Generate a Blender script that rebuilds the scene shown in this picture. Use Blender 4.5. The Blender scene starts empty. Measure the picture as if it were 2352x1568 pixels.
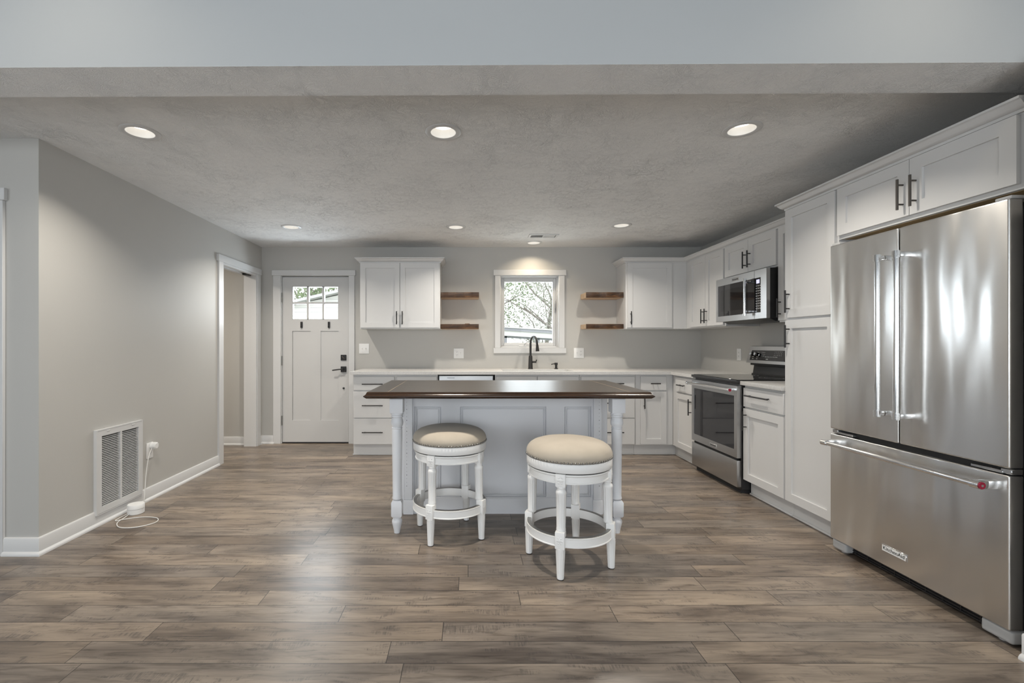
import bpy, bmesh, math, random
from math import pi, sin, cos, radians
from mathutils import Vector, Matrix
random.seed(7)
SC = bpy.context.scene
COL = SC.collection

# ------------------------------------------------------------------ camera
F_PX, VX, VY = 1065.0, 1072.0, 790.5
CAM_H = 1.21
cam_d = bpy.data.cameras.new('camera')
cam_d.sensor_width = 36.0
cam_d.lens = F_PX * 36.0 / 2352.0
cam_d.shift_x = (1176 - VX) / 2352.0
cam_d.shift_y = (VY - 784) / 2352.0
cam_d.clip_start = 0.05
cam_d.clip_end = 200
cam = bpy.data.objects.new('camera', cam_d)
cam.location = (0, 0, CAM_H)
cam.rotation_euler = (pi / 2, 0, 0)
COL.objects.link(cam)
SC.camera = cam

# ------------------------------------------------------------------ world, exposure, large lights
SC.view_settings.view_transform = 'Standard'
SC.view_settings.look = 'None'
SC.view_settings.gamma = 1.0
SC.view_settings.use_curve_mapping = False
SC.view_settings.exposure = -0.07
w = bpy.data.worlds.new('sky')
SC.world = w
w.use_nodes = True
bg = w.node_tree.nodes['Background']
bg.inputs['Color'].default_value = (0.97, 0.985, 1.0, 1)
bg.inputs['Strength'].default_value = 3.0

def area(name, loc, rot, sx, sy, power, color, spread=180):
    l = bpy.data.lights.new(name, 'AREA')
    l.shape = 'RECTANGLE'
    l.size, l.size_y = sx, sy
    l.energy = power
    l.color = color
    l.spread = radians(spread)
    o = bpy.data.objects.new(name, l)
    o.location = loc
    o.rotation_euler = rot
    COL.objects.link(o)
    return o
DAY = (0.84, 0.925, 1.0)
# daylight entering by the rear windows of the sitting room behind the camera
area('daylight_panel', (-2.3, -3.32, 1.45), (radians(90), 0, 0), 1.7, 1.3, 27, DAY)
area('daylight_panel', (0.2, -3.32, 1.2), (radians(90), 0, 0), 1.9, 1.9, 38, DAY)
area('daylight_panel', (2.6, -3.32, 1.45), (radians(90), 0, 0), 1.7, 1.3, 27, DAY)
area('daylight_panel', (-4.52, -1.4, 1.45), (0, radians(-90), 0), 1.5, 2.2, 45, DAY)  # added side light, no window known here; lifts the right-hand cabinet faces
# daylight by the kitchen window and the glazed door
area('daylight_panel', (0.767, 5.95, 1.61), (radians(-90), 0, 0), 0.70, 0.86, 9, DAY)
area('daylight_panel', (-1.85, 5.80, 1.715), (radians(-90), 0, 0), 0.55, 0.40, 20, (.80, .90, 1.0))

# ------------------------------------------------------------------ materials
def nmat(name):
    m = bpy.data.materials.new(name)
    m.use_nodes = True
    nt = m.node_tree
    return m, nt, nt.nodes['Principled BSDF']

def setp(p, color=None, rough=None, metal=None, spec=None, coat=None, coat_r=None, aniso=None, sheen=None):
    if color is not None: p.inputs['Base Color'].default_value = (*color, 1)
    if rough is not None: p.inputs['Roughness'].default_value = rough
    if metal is not None: p.inputs['Metallic'].default_value = metal
    if spec is not None: p.inputs['Specular IOR Level'].default_value = spec
    if coat is not None: p.inputs['Coat Weight'].default_value = coat
    if coat_r is not None: p.inputs['Coat Roughness'].default_value = coat_r
    if aniso is not None: p.inputs['Anisotropic'].default_value = aniso
    if sheen is not None: p.inputs['Sheen Weight'].default_value = sheen

class NT:
    def __init__(s, nt): s.nt = nt
    def n(s, t, **kw):
        x = s.nt.nodes.new(t)
        for k, v in kw.items():
            if k.startswith('i_'):
                key = k[2:]
                x.inputs[int(key) if key.isdigit() else key.replace('_', ' ')].default_value = v
            else: setattr(x, k, v)
        return x
    def l(s, a, b): s.nt.links.new(a, b)
    def math(s, op, a, b=None, c=None):
        x = s.nt.nodes.new('ShaderNodeMath'); x.operation = op
        for i, v in enumerate((a, b, c)):
            if v is None: continue
            if isinstance(v, (int, float)): x.inputs[i].default_value = v
            else: s.l(v, x.inputs[i])
        return x.outputs[0]
    def coords(s, scale=(1, 1, 1), kind='Object'):
        tc = s.n('ShaderNodeTexCoord'); mp = s.n('ShaderNodeMapping')
        mp.inputs['Scale'].default_value = scale
        s.l(tc.outputs[kind], mp.inputs['Vector'])
        return mp.outputs[0]
    def noise(s, vec, scale, detail=4, rough=.55, dist=0):
        x = s.n('ShaderNodeTexNoise')
        x.inputs['Scale'].default_value = scale; x.inputs['Detail'].default_value = detail
        x.inputs['Roughness'].default_value = rough; x.inputs['Distortion'].default_value = dist
        if vec is not None: s.l(vec, x.inputs['Vector'])
        return x
    def ramp(s, fac, stops):
        r = s.n('ShaderNodeValToRGB')
        el = r.color_ramp.elements
        while len(el) < len(stops): el.new(.5)
        for e, (p, c) in zip(el, stops):
            e.position = p; e.color = (*c, 1) if len(c) == 3 else c
        s.l(fac, r.inputs[0])
        return r.outputs[0]
    def mix(s, fac, a, b, mode='MIX'):
        x = s.n('ShaderNodeMix', data_type='RGBA', blend_type=mode)
        for i, v in ((0, fac), (6, a), (7, b)):
            if isinstance(v, (int, float)): x.inputs[i].default_value = v
            elif isinstance(v, tuple): x.inputs[i].default_value = (*v, 1)
            else: s.l(v, x.inputs[i])
        return x.outputs[2]
    def bump(s, h, strength, dist, p):
        b = s.n('ShaderNodeBump')
        b.inputs['Strength'].default_value = strength; b.inputs['Distance'].default_value = dist
        s.l(h, b.inputs['Height']); s.l(b.outputs[0], p.inputs['Normal'])
        return b

def paint(name, color, rough=.5, bump=.0, spec=.4, bscale=60):
    m, nt, p = nmat(name); setp(p, color, rough, spec=spec)
    t = NT(nt); v = t.coords()
    n = t.noise(v, 3, 3)
    t.l(t.mix(n.outputs[0], tuple(c * .985 for c in color), tuple(min(1, c * 1.015) for c in color)), p.inputs['Base Color'])
    if bump:
        t.bump(t.noise(v, bscale, 4).outputs[0], bump, .002, p)
    return m

M = {}
M['wall'] = paint('wall_paint', (0.50, 0.49, 0.465), .55, .12, .3, 90)
M['cab'] = paint('cabinet_paint', (0.645, 0.642, 0.636), .38)
M['trim'] = paint('trim_paint', (0.64, 0.64, 0.637), .4)
M['door'] = paint('door_paint', (0.57, 0.567, 0.56), .42)
M['island'] = paint('island_paint', (0.74, 0.75, 0.775), .4)  # white with a little of the cool daylight's blue mixed into the colour
M['stool'] = paint('stool_paint', (0.86, 0.855, 0.84), .4)
M['plastic'] = paint('white_plastic', (0.82, 0.82, 0.81), .35)
M['grey_plastic'] = paint('grey_plastic', (0.42, 0.42, 0.42), .45)
M['black'] = paint('black_metal', (0.018, 0.017, 0.017), .38)
M['bronze'] = paint('bronze_metal', (0.075, 0.065, 0.055), .35)
M['blackpl'] = paint('black_plastic', (0.012, 0.012, 0.013), .5)
M['dark_gap'] = paint('dark_recess', (0.02, 0.02, 0.02), .8)
M['raw_wood'] = paint('raw_cabinet_wood', (0.42, 0.30, 0.16), .6)  # bare brown wood under the fridge cabinet, its own colour
M['marking'] = paint('white_marking', (0.75, 0.75, 0.75), .5)
M['red'] = paint('red_enamel', (0.30, 0.015, 0.04), .3)
M['rubber'] = paint('rubber', (0.03, 0.03, 0.03), .7)
M['cord'] = paint('white_cord', (0.78, 0.77, 0.74), .5)
M['siding'] = None

def ceiling_mat():
    m, nt, p = nmat('stomped_ceiling'); setp(p, (0.84, 0.84, 0.835), .75, spec=.15)
    t = NT(nt); v = t.coords()
    wob = t.noise(v, 7, 2)
    vv = t.n('ShaderNodeVectorMath', operation='MULTIPLY_ADD')
    t.l(wob.outputs['Color'], vv.inputs[0]); vv.inputs[1].default_value = (.25, .25, .25); t.l(v, vv.inputs[2])
    n1 = t.noise(vv.outputs[0], 34, 2, .5, 2.6)
    r1 = t.math('ABSOLUTE', t.math('SUBTRACT', n1.outputs[0], .5))
    ridge = t.math('SUBTRACT', 1.0, t.math('MINIMUM', t.math('MULTIPLY', r1, 11), 1.0))
    patch = t.noise(v, 3.2, 3, .6)
    pm = t.ramp(patch.outputs[0], [(.40, (0.38, 0.38, 0.38)), (.66, (1, 1, 1))])
    h = t.math('MULTIPLY', ridge, pm)
    h = t.math('ADD', h, t.math('MULTIPLY', t.noise(v, 90, 2).outputs[0], .18))
    t.bump(h, .9, .0021, p)
    return m
M['ceiling'] = ceiling_mat()
M['header'] = paint('header_paint', (0.50, 0.515, 0.52), .6, .1, .25, 60)

def floor_mat():
    m, nt, p = nmat('vinyl_plank'); setp(p, (0.2, 0.15, 0.12), .3, spec=.45)
    t = NT(nt)
    tc = t.n('ShaderNodeTexCoord'); sx = t.n('ShaderNodeSeparateXYZ'); t.l(tc.outputs['Object'], sx.inputs[0])
    X, Y = sx.outputs[0], sx.outputs[1]
    W, L, PH = .1306, 1.22, 1.759
    ry = t.math('DIVIDE', t.math('SUBTRACT', Y, PH), W)
    row = t.math('FLOOR', ry); fy = t.math('FRACT', ry)
    wn = t.n('ShaderNodeTexWhiteNoise', noise_dimensions='1D'); t.l(row, wn.inputs['W'])
    rx = t.math('ADD', t.math('DIVIDE', X, L), t.math('MULTIPLY', wn.outputs['Value'], 7.3))
    pc = t.math('FLOOR', rx); fx = t.math('FRACT', rx)
    cid = t.n('ShaderNodeCombineXYZ'); t.l(pc, cid.inputs[0]); t.l(row, cid.inputs[1])
    w2 = t.n('ShaderNodeTexWhiteNoise', noise_dimensions='2D'); t.l(cid.outputs[0], w2.inputs['Vector'])
    # grain coordinates shifted per plank
    off = t.n('ShaderNodeVectorMath', operation='MULTIPLY_ADD')
    t.l(w2.outputs['Color'], off.inputs[0]); off.inputs[1].default_value = (9, 9, 9); t.l(tc.outputs['Object'], off.inputs[2])
    def mapped(sc):
        mp = t.n('ShaderNodeMapping'); mp.inputs['Scale'].default_value = sc; t.l(off.outputs[0], mp.inputs['Vector']); return mp.outputs[0]
    soft = t.noise(mapped((1.1, 4.5, 1)), 1.7, 4, .55, .5)
    g2 = t.noise(mapped((2.2, 60, 1)), 2.0, 4, .6, .4)
    g1 = t.noise(mapped((2.0, 17, 1)), 1.9, 5, .62, .9)
    g3 = t.noise(mapped((2.6, 8, 1)), 2.1, 4, .6, 1.0)
    saw = t.noise(mapped((70, 9, 1)), 2.0, 3, .65, .3)
    base = t.ramp(w2.outputs['Value'], [(0, (.170, .136, .107)), (.3, (.245, .199, .158)), (.55, (.192, .164, .140)), (.8, (.268, .219, .173)), (1, (.215, .178, .145))])
    c = t.mix(1.0, base, t.ramp(soft.outputs[0], [(.30, (.52, .50, .50)), (.48, (.95, .94, .93)), (.66, (1.30, 1.28, 1.24))]), 'MULTIPLY')
    c = t.mix(1.0, c, t.ramp(g2.outputs[0], [(.3, (.84, .84, .84)), (.6, (1.06, 1.06, 1.06))]), 'MULTIPLY')
    c = t.mix(1.0, c, t.ramp(g1.outputs[0], [(.33, (.62, .60, .58)), (.46, (.96, .96, .96)), (.7, (1.10, 1.09, 1.07))]), 'MULTIPLY')
    dm = t.math('MULTIPLY', t.ramp(g3.outputs[0], [(.54, (0, 0, 0)), (.63, (1, 1, 1))]), t.ramp(saw.outputs[0], [(.42, (.15, .15, .15)), (.60, (1, 1, 1))]))
    c = t.mix(t.math('MULTIPLY', dm, .55), c, (.045, .040, .040))
    ex = t.math('MULTIPLY', t.math('MINIMUM', fx, t.math('SUBTRACT', 1.0, fx)), L)
    ey = t.math('MULTIPLY', t.math('MINIMUM', fy, t.math('SUBTRACT', 1.0, fy)), W)
    e = t.math('MINIMUM', ex, ey)
    seam = t.math('LESS_THAN', e, .0017)
    c = t.mix(t.math('MULTIPLY', seam, .8), c, (.022, .019, .018))
    t.l(c, p.inputs['Base Color'])
    rg = t.n('ShaderNodeMapRange'); t.l(g2.outputs[0], rg.inputs[0]); rg.inputs[3].default_value = .25; rg.inputs[4].default_value = .37
    t.l(rg.outputs[0], p.inputs['Roughness'])
    h = t.math('ADD', t.math('MULTIPLY', g2.outputs[0], .6), t.math('MINIMUM', t.math('MULTIPLY', e, 400), 1.0))
    t.bump(h, .12, .001, p)
    return m
M['floor'] = floor_mat()

def steel(name, col=(.60, .59, .575), rough=.2, wav=.25, vert=True):
    m, nt, p = nmat(name); setp(p, col, rough, 1.0)
    t = NT(nt)
    if vert:
        tg = t.n('ShaderNodeTangent', direction_type='RADIAL', axis='Z'); t.l(tg.outputs[0], p.inputs['Tangent'])
        p.inputs['Anisotropic'].default_value = .75; p.inputs['Anisotropic Rotation'].default_value = .25
    a = t.noise(t.coords((2.6, 2.6, .55) if vert else (.5, .5, 2.5)), 2.0, 1.5, .4)
    b = t.noise(t.coords((1, 1, 260) if not vert else (1, 1, 400)), 3.0, 2)
    t.bump(a.outputs[0], wav, .03, p)
    r = t.n('ShaderNodeMapRange'); t.l(b.outputs[0], r.inputs[0]); r.inputs[3].default_value = rough * .85; r.inputs[4].default_value = rough * 1.2
    t.l(r.outputs[0], p.inputs['Roughness'])
    return m
M['steel'] = steel('brushed_steel', (.74, .73, .71), .24, .5)
M['steel2'] = steel('satin_steel', (.50, .50, .50), .3, .05, False)
M['chrome'] = steel('polished_steel', (.78, .78, .78), .12, 0, False)
m, nt, p = nmat('black_glass'); setp(p, (.012, .012, .013), .05, spec=.5); M['bglass'] = m
m, nt, p = nmat('oven_window'); setp(p, (.022, .022, .025), .04, spec=.6); M['owin'] = m
m, nt, p = nmat('dark_base_metal'); setp(p, (.05, .05, .052), .35, .6); M['dmetal'] = m

def quartz():
    m, nt, p = nmat('pale_quartz'); setp(p, (.72, .71, .69), .22, spec=.5)
    t = NT(nt); v = t.coords()
    t.l(t.ramp(t.noise(v, 120, 3).outputs[0], [(.3, (.54, .53, .515)), (.5, (.62, .61, .595)), (.8, (.65, .64, .625))]), p.inputs['Base Color'])
    return m
M['quartz'] = quartz()

def wood(name, c1, c2, c3, sc=(1.2, 14, 14), rough=.45, coat=0, spec=.4, bump=.1):
    m, nt, p = nmat(name); setp(p, c2, rough, spec=spec, coat=coat, coat_r=.12)
    t = NT(nt); v = t.coords(sc)
    n = t.noise(v, 1.6, 6, .62, 1.2)
    t.l(t.ramp(n.outputs[0], [(.28, c1), (.5, c2), (.74, c3)]), p.inputs['Base Color'])
    if bump: t.bump(n.outputs[0], bump, .004, p)
    return m
M['topwood'] = wood('dark_stained_wood', (.026, .020, .015), (.042, .033, .025), (.066, .052, .040), (1.0, 18, 18), .36, .0, .5, .03)
M['edgewood'] = wood('stained_edge_wood', (.012, .006, .003), (.030, .014, .007), (.060, .030, .014), (1.5, 20, 40), .22, .0, .55, .02)
M['shelfface'] = wood('live_edge_bark_wood', (.010, .005, .002), (.058, .026, .010), (.17, .082, .032), (3, 26, 26), .5, bump=.6)
M['shelf'] = wood('pale_shelf_wood', (.42, .29, .18), (.52, .37, .24), (.60, .45, .31), (2, 16, 16), .5)

def fabric():
    m, nt, p = nmat('linen_fabric'); setp(p, (.52, .44, .35), .85, spec=.2, sheen=.2)
    t = NT(nt)
    a = t.n('ShaderNodeTexWave', wave_type='BANDS', bands_direction='X'); a.inputs['Scale'].default_value = 260; t.l(t.coords(), a.inputs['Vector'])
    b = t.n('ShaderNodeTexWave', wave_type='BANDS', bands_direction='Y'); b.inputs['Scale'].default_value = 260; t.l(t.coords(), b.inputs['Vector'])
    h = t.math('ADD', a.outputs['Fac'], b.outputs['Fac'])
    t.bump(h, .15, .001, p)
    n = t.noise(t.coords(), 9, 4)
    t.l(t.ramp(n.outputs[0], [(.3, (.45, .395, .32)), (.7, (.50, .44, .36))]), p.inputs['Base Color'])
    return m
M['fabric'] = fabric()
m, nt, p = nmat('pewter'); setp(p, (.30, .29, .27), .35, 1.0); M['pewter'] = m

def glass():
    m = bpy.data.materials.new('window_glass'); m.use_nodes = True; nt = m.node_tree; nt.nodes.clear()
    t = NT(nt); o = t.n('ShaderNodeOutputMaterial'); a = t.n('ShaderNodeBsdfTransparent'); g = t.n('ShaderNodeBsdfGlossy')
    g.inputs['Roughness'].default_value = .02; a.inputs[0].default_value = (.97, .975, .97, 1)
    fr = t.n('ShaderNodeFresnel'); fr.inputs[0].default_value = 1.18; mx = t.n('ShaderNodeMixShader')
    t.l(fr.outputs[0], mx.inputs[0]); t.l(a.outputs[0], mx.inputs[1]); t.l(g.outputs[0], mx.inputs[2]); t.l(mx.outputs[0], o.inputs[0])
    return m
M['glass'] = glass()

def emit(name, col, s):
    m, nt, p = nmat(name); setp(p, (0.8, 0.8, 0.8), .4)
    p.inputs['Emission Color'].default_value = (*col, 1); p.inputs['Emission Strength'].default_value = s
    return m
M['lamp'] = emit('lamp_diffuser', (1.0, .95, .86), 3.2)
M['screen'] = emit('display_screen', (.55, .55, .9), .8)

def leafmat(name, c1, c2):
    m = bpy.data.materials.new(name); m.use_nodes = True; nt = m.node_tree; nt.nodes.clear(); t = NT(nt)
    o = t.n('ShaderNodeOutputMaterial'); d = t.n('ShaderNodeBsdfDiffuse'); tr = t.n('ShaderNodeBsdfTranslucent'); mx = t.n('ShaderNodeMixShader'); mx.inputs[0].default_value = .5
    c = t.ramp(t.noise(t.coords(), 1.3, 3).outputs[0], [(.35, c1), (.65, c2)])
    t.l(c, d.inputs[0]); t.l(c, tr.inputs[0]); t.l(d.outputs[0], mx.inputs[1]); t.l(tr.outputs[0], mx.inputs[2]); t.l(mx.outputs[0], o.inputs[0])
    return m
M['leaf'] = leafmat('spring_leaves', (.20, .27, .16), (.34, .40, .27))
M['leaf2'] = leafmat('pale_blossom_leaves', (.30, .33, .27), (.46, .47, .43))
M['bark'] = wood('bark', (.12, .11, .10), (.22, .20, .18), (.32, .30, .28), (6, 6, 1), .9)
M['grass'] = paint('lawn_grass', (.12, .15, .08), .9, .4, .1, 30)
M['shingle'] = paint('pale_shingles', (.55, .55, .57), .8)
M['fascia_grey'] = paint('grey_metal_edge', (.34, .35, .39), .5)
M['ext_white'] = paint('exterior_white', (.82, .83, .83), .6)
def siding():
    m, nt, p = nmat('white_siding'); setp(p, (.8, .81, .83), .6)
    t = NT(nt); tc = t.n('ShaderNodeTexCoord'); sx = t.n('ShaderNodeSeparateXYZ'); t.l(tc.outputs['Object'], sx.inputs[0])
    f = t.math('FRACT', t.math('DIVIDE', sx.outputs[2], .11))
    t.l(t.mix(t.math('LESS_THAN', f, .10), (.88, .88, .88), (.58, .58, .60)), p.inputs['Base Color'])
    return m
M['siding'] = siding()

# ------------------------------------------------------------------ mesh helpers
class MB:
    def __init__(s): s.bm = bmesh.new()
    def box(s, x0, x1, y0, y1, z0, z1, b=0, seg=1):
        r = bmesh.ops.create_cube(s.bm, size=1)
        vs = r['verts']
        for v in vs:
            v.co = Vector((x0 + (v.co.x + .5) * (x1 - x0), y0 + (v.co.y + .5) * (y1 - y0), z0 + (v.co.z + .5) * (z1 - z0)))
        if b:
            es = list({e for v in vs for e in v.link_edges})
            bmesh.ops.bevel(s.bm, geom=es, offset=b, segments=seg, affect='EDGES', profile=.6)
        return s
    def ring(s, pts): return [s.bm.verts.new(p) for p in pts]
    def skin(s, rings, closed=True, cap0=True, cap1=True, loop=False):
        n = len(rings[0])
        R = [s.ring(r) for r in rings]
        pairs = list(zip(R, R[1:])) + ([(R[-1], R[0])] if loop else [])
        for a, b in pairs:
            for i in range(n if closed else n - 1):
                j = (i + 1) % n
                s.bm.faces.new((a[i], a[j], b[j], b[i]))
        if not loop:
            if cap0 and n > 2: s.bm.faces.new(list(reversed(R[0])))
            if cap1 and n > 2: s.bm.faces.new(R[-1])
        return s
    def cyl(s, p0, p1, r, seg=16, r2=None): 
        return s.tube([p0, p1], r, seg, r2=r2)
    def tube(s, pts, r, seg=10, r2=None, loop=False):
        pts = [Vector(p) for p in pts]; n = len(pts); rings = []; up = None
        for i, p in enumerate(pts):
            if loop: d = pts[(i + 1) % n] - pts[i - 1]
            else: d = pts[min(i + 1, n - 1)] - pts[max(i - 1, 0)]
            d.normalize()
            if up is None: up = d.orthogonal().normalized()
            else: up = (up - d * up.dot(d)).normalized()
            sd = d.cross(up)
            rr = r[i] if isinstance(r, (list, tuple)) else (r if r2 is None else r + (r2 - r) * i / (n - 1))
            rings.append([p + up * rr * cos(2 * pi * k / seg) + sd * rr * sin(2 * pi * k / seg) for k in range(seg)])
        return s.skin(rings, loop=loop)
    def lathe(s, prof, cx=0, cy=0, seg=28, flute=None, a0=0.0, cap=True, sq=None):
        rings = []
        for q in prof:
            r, z = q[0], q[1]; fl = q[2] if len(q) > 2 else 0
            ring = []
            for k in range(seg):
                a = a0 + 2 * pi * k / seg
                rr = r * (1 - fl * (.5 + .5 * cos((flute or 8) * a)))
                ring.append((cx + rr * cos(a), cy + rr * sin(a), z))
            rings.append(ring)
        return s.skin(rings, cap0=cap, cap1=cap)
    def ellring(s, ring_pairs): return s
    def loftrect(s, x0, x1, y0, y1, prof):
        return s.skin([[(x0 - o, y0 - o, z), (x1 + o, y0 - o, z), (x1 + o, y1 + o, z), (x0 - o, y1 + o, z)] for o, z in prof])
    def prism(s, poly, axis, t0, t1):
        def P(a, b, t): return {'x': (t, a, b), 'y': (a, t, b), 'z': (a, b, t)}[axis]
        return s.skin([[P(a, b, t0) for a, b in poly], [P(a, b, t1) for a, b in poly]])
    def sweep(s, path, prof, side=1):
        P = [Vector((a, b, 0)) for a, b in path]; rings = []
        for i, p in enumerate(P):
            ns = []
            if i > 0: d = (P[i] - P[i - 1]).normalized(); ns.append(Vector((-d.y, d.x, 0)) * side)
            if i < len(P) - 1: d = (P[i + 1] - P[i]).normalized(); ns.append(Vector((-d.y, d.x, 0)) * side)
            nn = ns[0] if len(ns) == 1 else (ns[0] + ns[1]).normalized() / max(.3, ((ns[0] + ns[1]).normalized()).dot(ns[0]))
            rings.append([(p.x + nn.x * o, p.y + nn.y * o, z) for o, z in prof])
        return s.skin(rings)
    def slab(s, xs, ys, mask, z0, z1):
        g = {}
        def V(i, j, k):
            if (i, j, k) not in g: g[(i, j, k)] = s.bm.verts.new((xs[i], ys[j], (z0, z1)[k]))
            return g[(i, j, k)]
        nx, ny = len(xs) - 1, len(ys) - 1
        on = lambda i, j: 0 <= i < nx and 0 <= j < ny and mask(i, j)
        for i in range(nx):
            for j in range(ny):
                if not on(i, j): continue
                s.bm.faces.new((V(i, j, 1), V(i + 1, j, 1), V(i + 1, j + 1, 1), V(i, j + 1, 1)))
                s.bm.faces.new((V(i, j, 0), V(i, j + 1, 0), V(i + 1, j + 1, 0), V(i + 1, j, 0)))
                if not on(i, j - 1): s.bm.faces.new((V(i, j, 0), V(i + 1, j, 0), V(i + 1, j, 1), V(i, j, 1)))
                if not on(i, j + 1): s.bm.faces.new((V(i + 1, j + 1, 0), V(i, j + 1, 0), V(i, j + 1, 1), V(i + 1, j + 1, 1)))
                if not on(i - 1, j): s.bm.faces.new((V(i, j + 1, 0), V(i, j, 0), V(i, j, 1), V(i, j + 1, 1)))
                if not on(i + 1, j): s.bm.faces.new((V(i + 1, j, 0), V(i + 1, j + 1, 0), V(i + 1, j + 1, 1), V(i + 1, j, 1)))
        return s
    def ball(s, c, r, sub=2, sz=(1, 1, 1)):
        q = bmesh.ops.create_icosphere(s.bm, subdivisions=sub, radius=r)
        for v in q['verts']: v.co = Vector((v.co.x * sz[0] + c[0], v.co.y * sz[1] + c[1], v.co.z * sz[2] + c[2]))
        return s
    def xf(s, mtx):
        s.bm.transform(mtx); return s
    def build(s, name, mat, parent=None, angle=38, loc=None, rotz=0):
        bmesh.ops.recalc_face_normals(s.bm, faces=s.bm.faces)
        me = bpy.data.meshes.new(name); s.bm.to_mesh(me); s.bm.free()
        me.materials.append(mat if not isinstance(mat, str) else M[mat])
        for p in me.polygons: p.use_smooth = True
        me.set_sharp_from_angle(angle=radians(angle))
        o = bpy.data.objects.new(name, me); COL.objects.link(o)
        if parent: o.parent = parent
        if loc: o.location = loc
        if rotz: o.rotation_euler = (0, 0, rotz)
        return o

def thing(name, label, cat, loc=(0, 0, 0), rotz=0, group=None):
    o = bpy.data.objects.new(name, None); o.empty_display_size = .05
    COL.objects.link(o); o.location = loc; o.rotation_euler = (0, 0, rotz)
    o['label'] = label; o['category'] = cat
    if group: o['group'] = group
    return o
def tag(o, label, cat, group=None, kind=None):
    o['label'] = label; o['category'] = cat
    if group: o['group'] = group
    if kind: o['kind'] = kind
    return o
def struct(o, label=None, cat=None):
    o['kind'] = 'structure'
    if label: o['label'] = label
    if cat: o['category'] = cat
    return o
def copy_tree(o, parent=None):
    c = o.copy(); COL.objects.link(c)
    if parent: c.parent = parent
    for ch in list(o.children): copy_tree(ch, c)
    return c
def lettering(text, size, mat, parent, loc, rot=(pi / 2, 0, 0), name='lettering', ext=.0004, align='CENTER'):
    c = bpy.data.curves.new(name, 'FONT'); c.body = text; c.size = size; c.extrude = ext
    c.align_x = align; c.align_y = 'CENTER'; c.materials.append(M[mat])
    t_ = bpy.data.objects.new(name, c); COL.objects.link(t_)
    me = bpy.data.meshes.new_from_object(t_.evaluated_get(bpy.context.evaluated_depsgraph_get()))
    bpy.data.objects.remove(t_, do_unlink=True)
    me.transform(Matrix.Translation(loc) @ Matrix.Rotation(pi / 2, 4, 'X'))
    o = bpy.data.objects.new(name, me); COL.objects.link(o); o.parent = parent
    return o

# ------------------------------------------------------------------ the setting
D = 5.66                     # back wall plane
XR = 2.855                   # right wall plane
ZC = 2.395                   # kitchen ceiling
LW0, LW1 = Vector((-2.465, 2.67)), Vector((-2.504, D))      # left wall, near and far ends
LROT = math.atan2(LW1.y - LW0.y, LW1.x - LW0.x)             # about 90.75 degrees
def lw(t, out=0.0):
    "point on the left wall at depth y=t, stepped out into the room"
    f = (t - LW0.y) / (LW1.y - LW0.y)
    p = LW0 + (LW1 - LW0) * f
    return (p.x + out, t)

o = MB().box(-4.6, 4.6, -3.5, D + .15, -.08, 0).build('floor', 'floor'); struct(o, 'brown grey wood-look plank floor', 'floor')
# back wall with door and window openings
DX0, DX1, DZ = -2.258, -1.443, 2.036
WX0, WX1, WZ0, WZ1 = .404, 1.130, 1.166, 2.049
b = MB()
xs = [-4.6, DX0 - .012, DX1 + .012, WX0, WX1, 3.0]; zs = [0, WZ0, DZ + .006, WZ1, 2.9]
def wmask(i, j):
    if i == 1 and j <= 1: return False
    if i == 3 and j in (1, 2): return False
    return True
b.slab(xs, zs, wmask, 0, .15)
b.xf(Matrix(((1, 0, 0, 0), (0, 0, 1, D), (0, 1, 0, 0), (0, 0, 0, 1))))
struct(b.build('wall_back', 'wall'), 'greige painted back wall of the kitchen', 'wall')
struct(MB().box(XR, XR + .12, 1.80, D, 0, 2.6).build('wall_right', 'wall'), 'greige wall behind the range and fridge', 'wall')
# left wall with pocket door opening (depths)
PD0, PD1, PDZ = 4.72, 5.51, 2.04
b = MB()
p = lambda t, o_: lw(t, o_)
def wallseg(b, t0, t1, z0, z1, th=.13):
    b.skin([[(*lw(t0, 0), z0), (*lw(t1, 0), z0), (*lw(t1, -th), z0), (*lw(t0, -th), z0)],
            [(*lw(t0, 0), z1), (*lw(t1, 0), z1), (*lw(t1, -th), z1), (*lw(t0, -th), z1)]])
wallseg(b, 2.79, 3.9, 0, 2.6); wallseg(b, PD1, D, 0, 2.6); wallseg(b, 3.9, PD1, PDZ, 2.6)
# pocket cavity: two skins with a slot for the sliding door
for o0, o1 in ((0, -.04), (-.085, -.13)):
    b.skin([[(*lw(3.9, o0), 0), (*lw(PD0, o0), 0), (*lw(PD0, o1), 0), (*lw(3.9, o1), 0)],
            [(*lw(3.9, o0), PDZ), (*lw(PD0, o0), PDZ), (*lw(PD0, o1), PDZ), (*lw(3.9, o1), PDZ)]])
struct(b.build('wall_left', 'wall'), 'long greige left wall with the return grille', 'wall')
# wall facing the camera at far left, return of the left wall
b = MB().skin([[(-2.75, 2.67, z), (LW0.x, 2.67, z), (*lw(2.79), z), (-2.75, 2.79, z)] for z in (0, 2.6)]).box(-3.57, -2.75, 2.67, 2.79, 2.04, 2.6).box(-4.6, -3.57, 2.67, 2.79, 0, 2.6)
struct(b.build('wall_front', 'wall'), 'short wall facing the camera at the left edge', 'wall')
# hall behind the pocket door
struct(MB().box(-4.6, -2.66, 5.585, D, 0, 2.6).build('wall_hall', 'wall'), 'hall wall seen through the pocket door opening', 'wall')
# kitchen ceiling
struct(MB().box(-4.6, XR + .2, 1.9, D + .1, ZC, ZC + .1).build('ceiling', 'ceiling'), 'stomp textured white kitchen ceiling', 'ceiling')
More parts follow.
